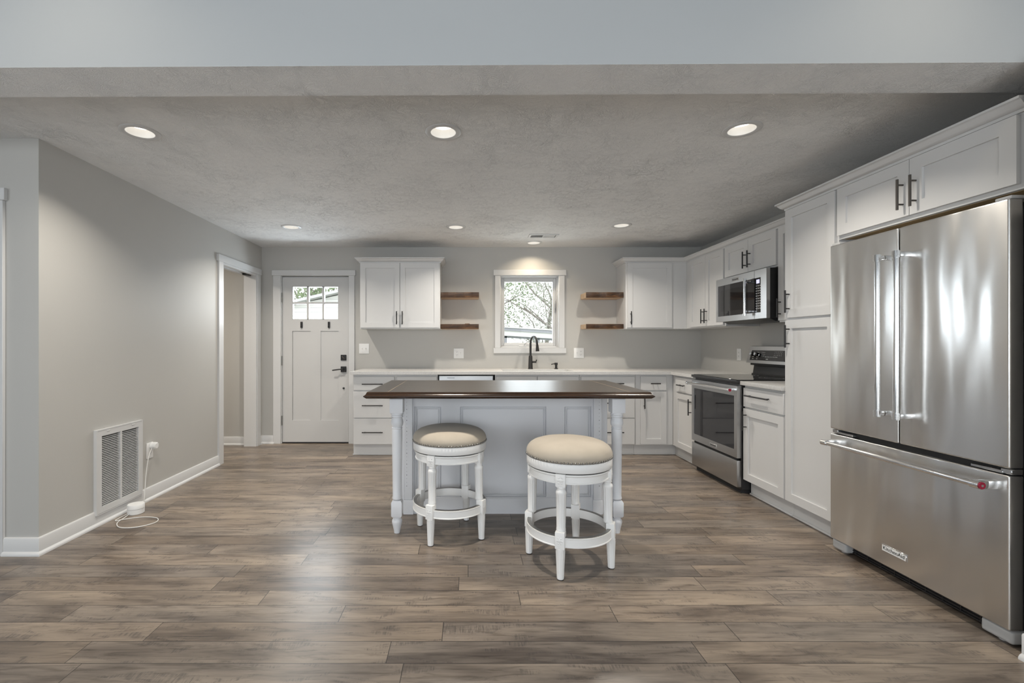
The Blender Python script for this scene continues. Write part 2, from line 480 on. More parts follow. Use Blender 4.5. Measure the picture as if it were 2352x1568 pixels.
# header beam between the two rooms (very slightly out of square)
ZB = 2.30
def hdr(x, y0): return y0 - .00875 * (x + 1.85)
poly = [(-4.6, hdr(-4.6, 1.828)), (4.6, hdr(4.6, 1.828)), (4.6, hdr(4.6, 2.045)), (-4.6, hdr(-4.6, 2.045))]
struct(MB().skin([[(x, y, ZB) for x, y in poly], [(x, y, ZB + .0004) for x, y in poly]]).build('trim_1', 'ceiling'), 'textured underside of the header beam', 'beam')
struct(MB().skin([[(x, y, ZB + .0004) for x, y in poly], [(x, y, 2.9) for x, y in poly]]).build('wall_header', 'header'), 'smooth pale header wall above the kitchen opening', 'wall')
# sitting room shell behind the camera
struct(MB().box(-4.6, 4.6, -3.5, 2.0, 2.9, 3.0).build('ceiling_sitting_room', 'header'))
b = MB().slab([-4.6, -3.15, -1.45, -.75, 1.15, 1.75, 3.45, 4.6], [0, .25, .8, 2.1, 2.15, 2.9],
     lambda i, j: not ((i in (1, 5) and j == 2) or (i == 3 and j in (1, 2, 3))), 0, .12)
b.xf(Matrix(((1, 0, 0, 0), (0, 0, 1, -3.5), (0, 1, 0, 0), (0, 0, 0, 1))))
struct(b.build('wall_sitting_room', 'header'))
b = MB().slab([-3.5, -2.55, -.25, D], [0, .65, 2.25, 3], lambda i, j: not (i == 1 and j == 1), -4.72, -4.6)  # wall opening added to go with the side light
b.xf(Matrix(((0, 0, 1, 0), (1, 0, 0, 0), (0, 1, 0, 0), (0, 0, 0, 1))))
struct(b.build('wall_far_left', 'header'))
struct(MB().box(4.6, 4.72, -3.5, 2.0, 0, 3).build('wall_far_right', 'header'))
# wall end beside the fridge
struct(MB().box(2.149, 4.6, 1.65, 1.784, 0, ZB).build('wall_stub', 'trim'), 'white wall end at the right edge beside the fridge', 'wall')
BASE = [(0, 0), (.028, 0), (.028, .008), (.022, .018), (.014, .022), (.014, .092), (.010, .098), (0, .1)]
struct(MB().sweep([(4.6, 1.65), (2.149, 1.65), (2.149, 1.784)], BASE, 1).build('baseboard_stub', 'trim'))
# baseboards
a0 = lw(2.67); a1 = lw(PD0 - .085)
struct(MB().sweep([a1, a0, (-2.657, 2.67)], [(o_, z) for o_, z in BASE], 1).build('baseboard_left', 'trim'), 'white baseboard along the left wall', 'baseboard')
struct(MB().sweep([lw(PD1 + .09), lw(D), (-2.345, D)], BASE, -1).build('baseboard_back', 'trim'), 'short white baseboard between the two doors', 'baseboard')
struct(MB().sweep([(-4.5, 5.585), (-2.66, 5.585)], BASE, -1).build('baseboard_hall', 'trim'), 'white baseboard in the hall', 'baseboard')

# ---- front door casing
b = MB()
b.box(-2.357, DX0 - .006, D - .018, D, 0, 2.047, .002).box(DX1 + .006, -1.366, D - .018, D, 0, 2.047, .002)
b.box(-2.372, -1.353, D - .024, D, 2.047, 2.112, .002)
struct(b.build('trim_2', 'trim'), 'white casing around the glazed entry door', 'door casing')
b = MB().box(DX0 - .012, DX0, D, D + .15, 0, DZ + .006).box(DX1, DX1 + .012, D, D + .15, 0, DZ + .006)
b.box(DX0 - .012, DX1 + .012, D + .05, D + .15, 0.0, .012).box(DX0, DX1, D + .05, D + .15, DZ - .004, DZ + .006)
struct(b.build('trim_3', 'trim'), 'white jamb of the entry door', 'door jamb')

# ---- entry door
dr = thing('door_1', 'white entry door with six small panes on the back wall', 'door', ((DX0 + DX1) / 2, D + .012, 0)); dr['kind'] = 'structure'
DW = (DX1 - DX0) / 2 - .004
gx0, gx1, gz0, gz1 = -2.134 - dr.location.x, -1.567 - dr.location.x, 1.512, 1.920
px = [(-2.130, -1.912), (-1.787, -1.567)]; px = [(a - dr.location.x, c - dr.location.x) for a, c in px]
b = MB()
xs = [-DW, gx0, px[0][1], px[1][0], gx1, DW]; zs = [.016, .28, 1.373, gz0, gz1, DZ - .006]
def dmask(i, j):
    if j == 3 and i in (1, 2, 3): return False
    if j == 1 and i in (1, 3): return False
    return True
b.slab(xs, zs, dmask, 0, .042)
b.xf(Matrix(((1, 0, 0, 0), (0, 0, 1, 0), (0, 1, 0, 0), (0, 0, 0, 1))))
for a, c in px:
    b.box(a - .001, c + .001, .010, .034, .279, 1.374)
slab = b.build('slab', 'door', dr)
b = MB(); mw = .026
for k in (1, 2):
    xm = gx0 + (gx1 - gx0) * k / 3; b.box(xm - mw / 2, xm + mw / 2, .002, .040, gz0, gz1, .002)
zm = (gz0 + gz1) / 2
b.box(gx0, gx1, .003, .039, zm - mw / 2, zm + mw / 2, .002)
for x0, x1, z0, z1 in ((gx0, gx0 + .008, gz0, gz1), (gx1 - .008, gx1, gz0, gz1), (gx0, gx1, gz0, gz0 + .008), (gx0, gx1, gz1 - .008, gz1)):
    b.box(x0, x1, .002, .040, z0, z1)
b.build('muntins', 'door', dr)
for i in range(3):
    for j in range(2):
        x0 = gx0 + (gx1 - gx0) * i / 3; z0 = gz0 + (gz1 - gz0) * j / 2
        MB().box(x0 + .012, x0 + (gx1 - gx0) / 3 - .012, .019, .023, z0 + .012, z0 + (gz1 - gz0) / 2 - .012).build('pane', 'glass', dr)
for hz in (1.78, 1.01, .28):
    b = MB().cyl((-DW - .004, -.008, hz - .055), (-DW - .004, -.008, hz + .055), .008, 12)
    for q in (-.055, -.018, .018, .055): b.cyl((-DW - .004, -.008, hz + q - .002), (-DW - .004, -.008, hz + q + .002), .0095, 12)
    b.build('hinge', 'pewter', dr)
for hx in (692, 755):
    x = (hx - VX) / 188.2 - dr.location.x
    h = MB().box(x - .014, x + .014, -.010, 0, 1.412, 1.486, .004, 2).box(x - .010, x + .010, -.022, -.008, 1.42, 1.44, .004, 2).build('hook', 'black', dr)
    MB().cyl((x, -.004, 1.398), (x, -.004, 1.412), .004, 8, r2=.006).build('hook_tip', 'pewter', h)
lx = -1.505 - dr.location.x
q = MB().box(lx - .034, lx + .034, -.014, 0, 1.014, 1.082, .003).build('deadbolt', 'black', dr)
MB().box(-.006, .006, -.014, 0, -.022, .022, .003).xf(Matrix.Translation((lx, -.014, 1.048)) @ Matrix.Rotation(radians(-45), 4, 'Y')).build('thumb_turn', 'bronze', q)
q = MB().box(lx - .034, lx + .034, -.014, 0, .872, .940, .003).build('lock_plate', 'black', dr)
MB().cyl((lx, -.012, .906), (lx, -.05, .906), .011, 14).tube([(lx + .006, -.048, .908), (lx - .05, -.05, .905), (lx - .125, -.05, .895)], .007, 10).build('lever', 'black', q)
MB().cyl((-1.504 - dr.location.x, -.012, .674), (-1.504 - dr.location.x, 0, .674), .012, 14).build('door_stop', 'black', dr)
MB().box(-DW, DW, -.004, .04, .003, .016).build('sweep', 'blackpl', dr)

# ---- window over the sink
wn = thing('window_1', 'white framed window over the sink', 'window', ((WX0 + WX1) / 2, D, WZ0)); wn['kind'] = 'structure'
hw, hh = (WX1 - WX0) / 2, WZ1 - WZ0
def frame(b, x0, x1, z0, z1, t, y0, y1, bev=.002):
    b.box(x0, x0 + t, y0, y1, z0, z1, bev).box(x1 - t, x1, y0, y1, z0, z1, bev)
    b.box(x0 + t, x1 - t, y0, y1, z0, z0 + t, bev).box(x0 + t, x1 - t, y0, y1, z1 - t, z1, bev)
b = MB(); frame(b, -hw, hw, 0, hh, .008, -.012, .15); frame(b, -hw + .006, hw - .006, .006, hh - .006, .018, .06, .15); b.build('jamb', 'trim', wn)
b = MB(); frame(b, -hw + .024, hw - .024, .024, hh - .024, .032, .085, .13, .004); frame(b, -hw + .052, hw - .052, .052, hh - .052, .012, .092, .122, .002); b.build('sash', 'trim', wn)
MB().box(-hw + .06, hw - .06, .104, .108, .06, hh - .06).build('pane', 'glass', wn)
b = MB().box(hw - .046, hw - .030, .070, .086, hh - .44, hh - .34, .003).box(hw - .042, hw - .034, .050, .072, hh - .40, hh - .30, .003)
b.build('latch', 'grey_plastic', wn)
q = MB().box(-.12, -.03, .055, .085, .012, .030, .004).build('crank_base', 'trim', wn)
MB().tube([(-.06, .06, .03), (-.05, .045, .05), (-.02, .04, .075), (.01, .04, .085)], .005, 8).ball((.012, .04, .086), .009, 1).build('crank_handle', 'grey_plastic', q)
b = MB().box(.344, WX0 + .004, D - .018, D, 1.166, 2.049, .002).box(WX1 - .004, 1.192, D - .018, D, 1.166, 2.049, .002)
b.box(.325, 1.2115, D - .024, D, 2.049, 2.116, .002).box(.325, 1.2115, D - .022, D, 1.102, 1.166, .002)
struct(b.build('trim_4', 'trim'), 'white casing around the sink window', 'window casing')

# ---- pocket door and its casing in the left wall
b = MB()
def lbox(b, t0, t1, o0, o1, z0, z1):
    b.skin([[(*lw(t0, o0), z0), (*lw(t1, o0), z0), (*lw(t1, o1), z0), (*lw(t0, o1), z0)],
            [(*lw(t0, o0), z1), (*lw(t1, o0), z1), (*lw(t1, o1), z1), (*lw(t0, o1), z1)]])
lbox(b, PD0 - .088, PD0, .018, 0, 0, 2.045); lbox(b, PD1, PD1 + .088, .018, 0, 0, 2.045)
lbox(b, PD0 - .105, PD1 + .10, .024, 0, 2.045, 2.112)
struct(b.build('trim_5', 'trim'), 'white casing around the pocket door opening', 'door casing')
b = MB()
lbox(b, PD1 - .014, PD1, .006, -.14, 0, 2.045); lbox(b, PD0, PD1, .004, -.04, 2.025, 2.045); lbox(b, PD0, PD1, -.09, -.14, 2.025, 2.045)
lbox(b, PD0 - .002, PD0 + .012, .004, -.038, 0, 2.03); lbox(b, PD0 - .002, PD0 + .012, -.088, -.134, 0, 2.03)
struct(b.build('trim_6', 'trim'), 'white jamb of the pocket door', 'door jamb')
pdr = thing('door_2', 'white pocket door slid into the left wall', 'door', (*lw(PD0 + .10, -.0625), 0), LROT); pdr['kind'] = 'structure'
MB().box(-.80, 0, -.017, .017, .012, 2.015, .002).build('slab', 'trim', pdr)
q = MB().box(-.052, -.012, -.0205, -.015, .86, .93, .002).box(-.003, .003, -.012, .012, .84, .95, .001).build('pull', 'black', pdr)
MB().box(-.040, -.024, -.0215, -.019, .875, .915).build('latch_slot', 'pewter', q)
q = MB(); lbox(q, PD1 - .16, PD1 - .05, -.04, -.09, 2.012, 2.030)
tag(q.build('pocket_door_track', 'black'), 'black track end above the pocket door opening', 'door track')

# ---- casing of another door at the left edge
b = MB().box(-3.675, -2.641, 2.646, 2.67, 2.035, 2.105, .002).box(-2.752, -2.655, 2.652, 2.67, 0, 2.035, .002).box(-3.66, -3.568, 2.652, 2.67, 0, 2.035, .002)
struct(b.build('trim_7', 'trim'), 'white door casing at the left edge of the view', 'door casing')

ld = thing('door_3', 'white closed door at the far left beside the return wall', 'door', (-3.16, 2.70, 0)); ld['kind'] = 'structure'
b = MB().slab([-.408, -.29, -.05, .05, .29, .408], [.012, .25, 1.0, 1.14, 1.90, 2.036], lambda i, j: not (i in (1, 3) and j in (1, 3)), 0, .036)
b.xf(Matrix(((1, 0, 0, 0), (0, 0, 1, 0), (0, 1, 0, 0), (0, 0, 0, 1)))); b.box(-.30, .30, .010, .030, .24, 1.91)
b.build('slab', 'door', ld)

# ------------------------------------------------------------------ cabinets
def bar_handle(parent, x, z, length, vertical, y=-.02, r=.006, mat='black', off=.03):
    b = MB(); h = length / 2; yy = y - off
    if vertical:
        b.cyl((x, yy, z - h), (x, yy, z + h), r, 12)
        for s in (-1, 1): b.cyl((x, y, z + s * (h - .028)), (x, yy, z + s * (h - .028)), r * .75, 10)
    else:
        b.cyl((x - h, yy, z), (x + h, yy, z), r, 12)
        for s in (-1, 1): b.cyl((x + s * (h - .028), y, z), (x + s * (h - .028), yy, z), r * .75, 10)
    return b.build('handle', mat, parent)
def shaker(name, parent, x0, x1, z0, z1, rail=.058, mat='cab', t=.02):
    b = MB()
    b.slab([x0, x0 + rail, x1 - rail, x1], [z0, z0 + rail, z1 - rail, z1], lambda i, j: not (i == 1 and j == 1), -t, -.0005)
    b.xf(Matrix(((1, 0, 0, 0), (0, 0, 1, 0), (0, 1, 0, 0), (0, 0, 0, 1))))
    es = [e for e in b.bm.edges if e.is_manifold and e.calc_face_angle(0) > 1]
    bmesh.ops.bevel(b.bm, geom=es, offset=.0016, segments=1, affect='EDGES')
    b.box(x0 + rail - .004, x1 - rail + .004, -t + .0115, -.002, z0 + rail - .004, z1 - rail + .004)
    return b.build(name, mat, parent)
def slabfront(name, parent, x0, x1, z0, z1, mat='cab', t=.02):
    return MB().box(x0, x1, -t, -.0005, z0, z1, .002).build(name, mat, parent)
def cabinet(name, label, loc, rotz, w_, z0, z1, depth, toe=False, group=None, back=.0):
    c = thing(name, label, 'cabinet', loc, rotz, group)
    b = MB().box(0, w_, 0, depth, z0, z1, .0015)
    b.build('body', 'cab', c)
    if toe:
        MB().box(0, w_, .05, .065, 0, z0).box(0, w_, .036, .05, 0, .014, .004).build('toe_kick', 'cab', c)
    return c
YB = 5.05                      # face plane of back base boxes
XB = 2.245                     # face plane of right base boxes
def bx(px_, d=5.03): return (px_ - VX) * d / F_PX
BZ0, BZ1 = .115, .882
# 1: drawer bank beside the entry door
c = cabinet('drawer_cabinet', 'white three-drawer base cabinet next to the entry door', (-1.236, YB, 0), 0, .466, BZ0, BZ1, .605, False)
MB().box(0, .466, .03, .045, 0, BZ0).box(-.012, .466, .018, .03, 0, .016, .004).box(-.004, 0, .03, .6, 0, BZ0).build('toe_kick', 'cab', c)
for z0, z1, hz in ((.712, .860, .780), (.412, .697, .548), (.126, .404, .258)):
    d_ = slabfront('drawer', c, .006, .450, z0, z1); bar_handle(d_, .217, hz, .225, False)
# 2
c = cabinet('base_cabinet', 'white base cabinet left of the dishwasher, mostly behind the island', (-.77, YB, 0), 0, .456, BZ0, BZ1, .605, True)
d_ = slabfront('drawer', c, .014, .446, .712, .860); bar_handle(d_, .23, .74, .225, False)
for s in (0, 1):
    d_ = shaker('door', c, .014 + s * .218, .228 + s * .218, .126, .697); bar_handle(d_, .20 + s * .06, .60, .15, True)
# dishwasher
dw = thing('dishwasher', 'stainless dishwasher under the back counter', 'dishwasher', (-.312, 5.028, 0))
MB().box(.012, .598, .03, .6, .08, .868, .003).build('tub', 'blackpl', dw)
MB().box(.006, .604, .022, .03, .10, .880).build('gasket', 'blackpl', dw)
MB().box(.014, .596, 0, .022, .11, .868, .004, 2).build('door', 'steel2', dw)
MB().box(.10, .18, -.0006, .001, .845, .849).build('badge', 'dmetal', dw)
MB().cyl((.06, -.045, .80), (.55, -.045, .80), .011, 16).cyl((.09, -.045, .80), (.09, 0, .80), .008, 10).cyl((.52, -.045, .80), (.52, 0, .80), .008, 10).build('handle', 'chrome', dw)
MB().box(.01, .60, .05, .06, 0, .10).build('kick_plate', 'blackpl', dw)
# sink base
c = cabinet('sink_cabinet', 'wide white sink base cabinet under the window', (.308, YB, 0), 0, .917, BZ0, .685, .605, True)
MB().box(0, .02, 0, .6, .685, BZ1).box(.897, .917, 0, .6, .70, BZ1).box(.02, .897, 0, .02, .70, BZ1).build('apron', 'cab', c)
for s in (0, 1):
    slabfront('false_front', c, .012 + s * .449, .455 + s * .449, .712, .860)
    d_ = shaker('door', c, .012 + s * .449, .455 + s * .449, .126, .697); bar_handle(d_, .42 + s * .08, .60, .15, True)
# drawer base right of the sink
c = cabinet('drawer_cabinet', 'white three-drawer base cabinet right of the sink, behind the island leg', (1.228, YB, 0), 0, .607, BZ0, BZ1, .605, True)
for z0, z1, hz in ((.712, .860, .786), (.412, .697, .575), (.126, .404, .258)):
    d_ = slabfront('drawer', c, .014, .594, z0, z1); bar_handle(d_, .304, hz, .33, False)
# blind corner cabinet
c = cabinet('base_cabinet', 'white corner base cabinet with a short drawer pull above its door', (1.837, YB, 0), 0, XB - 1.837, BZ0, BZ1, .605, True)
MB().box(XB - 1.837, XB - 1.837 + .052, .05, .065, 0, BZ0).build('toe_return', 'cab', c)
d_ = slabfront('drawer', c, .050, .330, .712, .862); bar_handle(d_, .203, .786, .105, False)
d_ = shaker('door', c, .050, .330, .126, .697); bar_handle(d_, .085, .59, .15, True)
# right run: cabinet left of range
R0, R1 = 3.745, 4.515
c = cabinet('base_cabinet', 'narrow white base cabinet left of the range, in the corner', (XB, YB - .002, 0), -pi / 2, YB - .002 - R1 - .003, BZ0, BZ1, .605, True)
MB().box(-.052, 0, .05, .065, 0, BZ0).build('toe_return', 'cab', c)
d_ = slabfront('drawer', c, .10, .522, .712, .862); bar_handle(d_, .265, .786, .15, False)
d_ = shaker('door', c, .10, .522, .126, .697); bar_handle(d_, .452, .585, .16, True)
# right of range
c = cabinet('base_cabinet', 'white base cabinet with one long-handled drawer right of the range', (XB, R0 - .003, 0), -pi / 2, R0 - .003 - 3.252, BZ0, BZ1, .605, True)
d_ = slabfront('drawer', c, .012, .484, .712, .862); bar_handle(d_, .215, .805, .28, False)
d_ = shaker('door', c, .012, .484, .126, .697); bar_handle(d_, .052, .60, .15, True)
# pantry
c = cabinet('pantry_cabinet', 'tall white pantry cabinet between the range run and the fridge', (XB, 3.25, 0), -pi / 2, .451, BZ0, 2.16, .608, True)
d_ = shaker('door', c, .010, .444, .126, 1.378); bar_handle(d_, .052, 1.265, .155, True)
d_ = shaker('door', c, .010, .444, 1.394, 2.140); bar_handle(d_, .052, 1.505, .155, True)
# over the fridge
c = cabinet('upper_cabinet', 'wide two-door white cabinet above the refrigerator', (XB, 2.797, 0), -pi / 2, 2.797 - 1.842, 1.838, 2.16, .608)
d_ = shaker('door', c, .010, .463, 1.860, 2.140, .062); bar_handle(d_, .432, 1.972, .155, True, mat='bronze')
d_ = shaker('door', c, .467, .920, 1.860, 2.140, .062); bar_handle(d_, .500, 1.972, .155, True, mat='bronze')
MB().box(.02, .93, .02, .6, 1.8365, 1.838).build('underside', 'raw_wood', c)
# uppers on the back wall
UZ0, UZ1 = 1.388, 2.16
c = cabinet('upper_cabinet', 'white two-door wall cabinet beside the entry door', (-1.226, 5.33, 0), 0, .921, UZ0, UZ1, .328)
for s in (0, 1):
    d_ = shaker('door', c, .008 + s * .454, .457 + s * .454, UZ0 + .014, 2.143); bar_handle(d_, .426 + s * .065, 1.512, .15, True)
c = cabinet('upper_cabinet', 'white one-door wall cabinet in the back corner right of the window', (1.826, 5.33, 0), 0, XR - 1.826, UZ0, UZ1, .328)
d_ = shaker('door', c, .018, .526, UZ0 + .014, 2.143); bar_handle(d_, .050, 1.512, .15, True)
# uppers on the right wall
XU = 2.525
c = cabinet('upper_cabinet', 'white two-door wall cabinet between the corner and the microwave', (XU, 5.328, 0), -pi / 2, 5.328 - R1, UZ0, UZ1, .328)
d_ = shaker('door', c, .108, .456, UZ0 + .014, 2.143); bar_handle(d_, .425, 1.506, .15, True)
d_ = shaker('door', c, .462, .796, UZ0 + .014, 2.143); bar_handle(d_, .492, 1.506, .15, True)
c = cabinet('upper_cabinet', 'short two-door white cabinet above the microwave', (XU, R1 - .001, 0), -pi / 2, R1 - R0 - .002, 1.842, UZ1, .328)
d_ = shaker('door', c, .012, .382, 1.856, 2.143, .062); bar_handle(d_, .350, 1.965, .15, True)
d_ = shaker('door', c, .386, .756, 1.856, 2.143, .062); bar_handle(d_, .418, 1.965, .15, True)
c = cabinet('upper_cabinet', 'narrow white wall cabinet between the microwave and the pantry', (XU, R0 - .001, 0), -pi / 2, R0 - 3.253, UZ0, UZ1, .328)
d_ = shaker('door', c, .014, .48, UZ0 + .014, 2.143); bar_handle(d_, .045, 1.50, .15, True)
# crown mouldings
CR = [(0, 2.146), (.010, 2.146), (.012, 2.158), (.020, 2.160), (.030, 2.168), (.040, 2.182), (.046, 2.188), (.052, 2.190), (.052, 2.200), (0, 2.200)]
CR = [(o_ + .0, z) for o_, z in CR]
tag(MB().sweep([(-1.226, D), (-1.226, 5.33), (-.305, 5.33), (-.305, D)], CR, -1).build('crown_molding', 'cab'), 'white crown molding on the wall cabinet beside the entry door', 'crown molding')
tag(MB().sweep([(1.826, D), (1.826, 5.33), (XU, 5.33), (XU, 3.255)], CR, -1).build('crown_molding', 'cab'), 'white crown molding running around the corner above the microwave', 'crown molding')
tag(MB().sweep([(2.42, 3.252), (XB, 3.252), (XB, 1.842)], CR, -1).build('crown_molding', 'cab'), 'white crown molding over the pantry and fridge cabinet', 'crown molding')

# ------------------------------------------------------------------ worktops and sink
SX0, SX1, SY0, SY1 = .40, 1.19, 5.13, 5.50
b = MB().slab([-1.265, SX0, SX1, 2.205, XR], [4.517, 5.005, SY0, SY1, D], lambda i, j: (i == 3) or (j >= 1 and not (i == 1 and j == 2)), .883, .914)
es = [e for e in b.bm.edges if e.is_manifold and e.calc_face_angle(0) > 1]
bmesh.ops.bevel(b.bm, geom=es, offset=.003, segments=2, affect='EDGES')
tag(b.build('countertop', 'quartz'), 'pale quartz countertop along the back wall and into the corner', 'countertop')
tag(MB().box(2.205, XR, 3.253, R0 - .003, .883, .914, .003, 2).build('countertop', 'quartz'), 'small pale quartz countertop between range and pantry', 'countertop')
b = MB().slab([SX0 - .012, SX0, SX1, SX1 + .012], [SY0 - .012, SY0, SY1, SY1 + .012], lambda i, j: not (i == 1 and j == 1), .70, .8825)
b.box(SX0 - .012, SX1 + .012, SY0 - .012, SY1 + .012, .69, .70)
sk = b.build('sink', 'plastic'); tag(sk, 'white undermount sink in the back counter', 'sink')
MB().lathe([(.001, .7005), (.045, .7005), (.045, .703), (.038, .705), (.001, .702)], .79, 5.33, 20).build('drain', 'chrome', sk)

# faucet
fc = thing('faucet', 'black gooseneck kitchen faucet in front of the window', 'faucet', (.767, 5.575, .914))
MB().lathe([(.001, 0), (.030, 0), (.030, .006), (.027, .010), (.0215, .155), (.018, .16), (.001, .16)]).build('base', 'black', fc)
sp = Vector((.052, -.17, 0)); pts = [(0, 0, .155), (0, 0, .24)]
for k in range(0, 13):
    a = pi * k / 12; f = (1 - cos(a)) / 2
    pts.append((sp.x * f, sp.y * f, .305 + .085 * sin(a)))
pts.append((sp.x * 1.03, sp.y * 1.03, .285))
MB().tube(pts, .0125, 14).build('spout', 'black', fc)
MB().tube([(sp.x * 1.03, sp.y * 1.03, .29), (sp.x * 1.05, sp.y * 1.05, .26), (sp.x * 1.08, sp.y * 1.08, .215)], [.0145, .017, .022], 16).build('spray_head', 'black', fc)
MB().cyl((.015, 0, .085), (.062, -.01, .085), .012, 14).tube([(.05, -.008, .085), (.066, -.012, .092), (.07, -.014, .112)], .007, 10).cyl((.062, -.01, .085), (.068, -.011, .085), .015, 14).build('lever', 'black', fc)
sd = thing('soap_dispenser', 'black soap dispenser on the counter right of the faucet', 'soap dispenser', (1.075, 5.575, .914))
MB().lathe([(.001, 0), (.024, 0), (.024, .006), (.014, .010), (.013, .045), (.018, .048), (.018, .075), (.001, .076)]).build('pump', 'black', sd)
MB().tube([(0, 0, .062), (-.03, -.015, .062), (-.062, -.03, .057)], .005, 10).build('nozzle', 'black', sd)

# ------------------------------------------------------------------ floating shelves
def shelf(label, x0, x1, z0, z1, seed, bump_=None):
    rnd = random.Random(seed)
    s_ = thing('floating_shelf', label, 'shelf', (x0, 5.393, z0), 0, 'live-edge floating shelves')
    W_, H_ = x1 - x0, z1 - z0
    MB().box(0, W_, .012, D - 5.393, 0, H_, .002).build('board', 'shelf', s_)
    b = MB(); n = 40; rings = []
    for k in range(n + 1):
        x = W_ * k / n
        j = lambda q=.004: rnd.uniform(-q, q)
        y0 = -.002 + .004 * sin(k * .35 + seed) + j(.0006)
        rings.append([(x, .013, .0005), (x, y0 + .004 + j(.0006), .0005), (x, y0 + j(.0008), H_ * .3), (x, y0 + j(.001), H_ * .6), (x, y0 + .005, H_ + .0006 + (.006 if bump_ and abs(k - bump_) < 3 else 0)), (x, .013, H_ + .0006)])
    b.skin(rings).build('live_edge', 'shelfface', s_, angle=25)
    return s_
shelf('live-edge wood shelf left of the window, the upper one', -.303, .143, 1.754, 1.816, 1)
shelf('live-edge wood shelf left of the window, the lower one with a knot', -.303, .140, 1.390, 1.445, 2, 28)
shelf('live-edge wood shelf right of the window, the upper one', 1.390, 1.824, 1.753, 1.816, 3)
shelf('live-edge wood shelf right of the window, the lower one', 1.390, 1.824, 1.392, 1.446, 4)

# ------------------------------------------------------------------ outlets and switches
def plate(name, label, cat, loc, rotz, gangs, kinds):
    w_ = .072 if gangs == 1 else .122; h_ = .122
    o_ = thing(name, label, cat, loc, rotz)
    b = MB().box(-w_ / 2, w_ / 2, -.006, 0, -h_ / 2, h_ / 2, .0025, 2); b.build('plate', 'plastic', o_)
    for g, k in enumerate(kinds):
        x = 0 if gangs == 1 else (-.023 + .046 * g)
        if k == 'duplex' or k == 'outlet':
            MB().box(x - .017, x + .017, -.008, -.005, -.034, .034, .002).build('receptacle', 'plastic', o_)
            for zz in (-.019, .019):
                b = MB().box(x - .0075, x - .0055, -.0086, -.007, zz - .002, zz + .007).box(x + .0055, x + .0075, -.0086, -.007, zz - .002, zz + .006).cyl((x, -.0086, zz - .008), (x, -.007, zz - .008), .0024, 8)
                b.build('socket', 'dark_gap', o_)
        elif k == 'toggle':
            MB().box(x - .005, x + .005, -.0066, -.005, -.012, .012).build('toggle_surround', 'cord', o_)
            MB().box(-.004, .004, -.016, 0, -.004, .005, .0015).xf(Matrix.Translation((x, -.005, .002)) @ Matrix.Rotation(radians(-25), 4, 'X')).build('toggle', 'plastic', o_)
        else:
            MB().box(x - .016, x + .016, -.0085, -.005, -.033, .033, .002).build('rocker', 'plastic', o_)
    return o_
plate('light_switch', 'white double light switch plate beside the entry door', 'light switch', (-1.253, D, 1.157), 0, 2, ['toggle', 'toggle'])
plate('wall_outlet', 'white outlet and switch plate under the left shelves', 'outlet', (-.097, D, 1.100), 0, 2, ['outlet', 'toggle'])
plate('wall_outlet', 'white switch and outlet plate right of the window', 'outlet', (1.368, D, 1.105), 0, 2, ['toggle', 'outlet'])
plate('wall_outlet', 'white single outlet on the right wall left of the range', 'outlet', (XR, 4.855, 1.104), -pi / 2, 1, ['outlet'])
plate('wall_outlet', 'white outlet low on the left wall beside the grille', 'outlet', (*lw(3.62), .383), LROT, 1, ['outlet'])

# ------------------------------------------------------------------ downlights and ceiling vent
def downlight():
    o_ = thing('recessed_light', '', 'recessed light', (0, 0, ZC), 0, 'recessed ceiling downlights')
    b = MB().skin([[(r * cos(2 * pi * k / 40), r * sin(2 * pi * k / 40), z) for k in range(40)] for r, z in
        ((.070, .002), (.070, -.004), (.076, -.007), (.092, -.007), (.099, -.003), (.100, -.0002))], cap0=False, cap1=False)
    b.build('trim_ring', 'trim', o_)
    b = MB().skin([[(r * cos(2 * pi * k / 40), r * sin(2 * pi * k / 40), z) for k in range(40)] for r, z in
        ((.0705, -.004), (.066, .014), (.052, .038))], cap0=False, cap1=False)
    b.build('baffle', 'lampcone', o_)
    b = MB().skin([[(r * cos(2 * pi * k / 40), r * sin(2 * pi * k / 40), z) for k in range(40)] for r, z in ((.053, .0365), (.02, .035))], cap0=False)
    b.build('diffuser', 'lamp', o_)
    l = bpy.data.lights.new('lamp', 'AREA'); l.shape = 'DISK'; l.size = .10; l.energy = 14.0; l.color = (1.0, .93, .83); l.spread = radians(130)
    lo = bpy.data.objects.new('lamp', l); COL.objects.link(lo); lo.parent = o_; lo.location = (0, 0, .003)
    return o_
M['lampcone'] = paint('white_baffle', (.85, .84, .82), .35)
lights = [(-.131, 2.589, 'recessed ceiling light in the front row, the middle one'), (-1.823, 2.589, 'recessed ceiling light in the front row, nearest the left wall'),
          (1.517, 2.557, 'recessed ceiling light in the front row, nearest the fridge'), (-1.772, 4.683, 'recessed ceiling light in the back row, in front of the entry door'),
          (-.11, 4.683, 'recessed ceiling light in the back row, the middle one'), (1.538, 4.614, 'recessed ceiling light in the back row, near the corner cabinets'),
          (.782, 5.405, 'recessed ceiling light right above the sink window')]
proto = None
for i, (x, y, lab) in enumerate(lights):
    if proto is None: proto = downlight(); o_ = proto
    else: o_ = copy_tree(proto)
    o_.location = (x, y, ZC); o_['label'] = lab
    if y > 5:
        lo = [c for c in o_.children if c.type == 'LIGHT'][0]; lo.data = lo.data.copy(); lo.data.energy = 4.0; lo.data.color = (1.0, .84, .62)
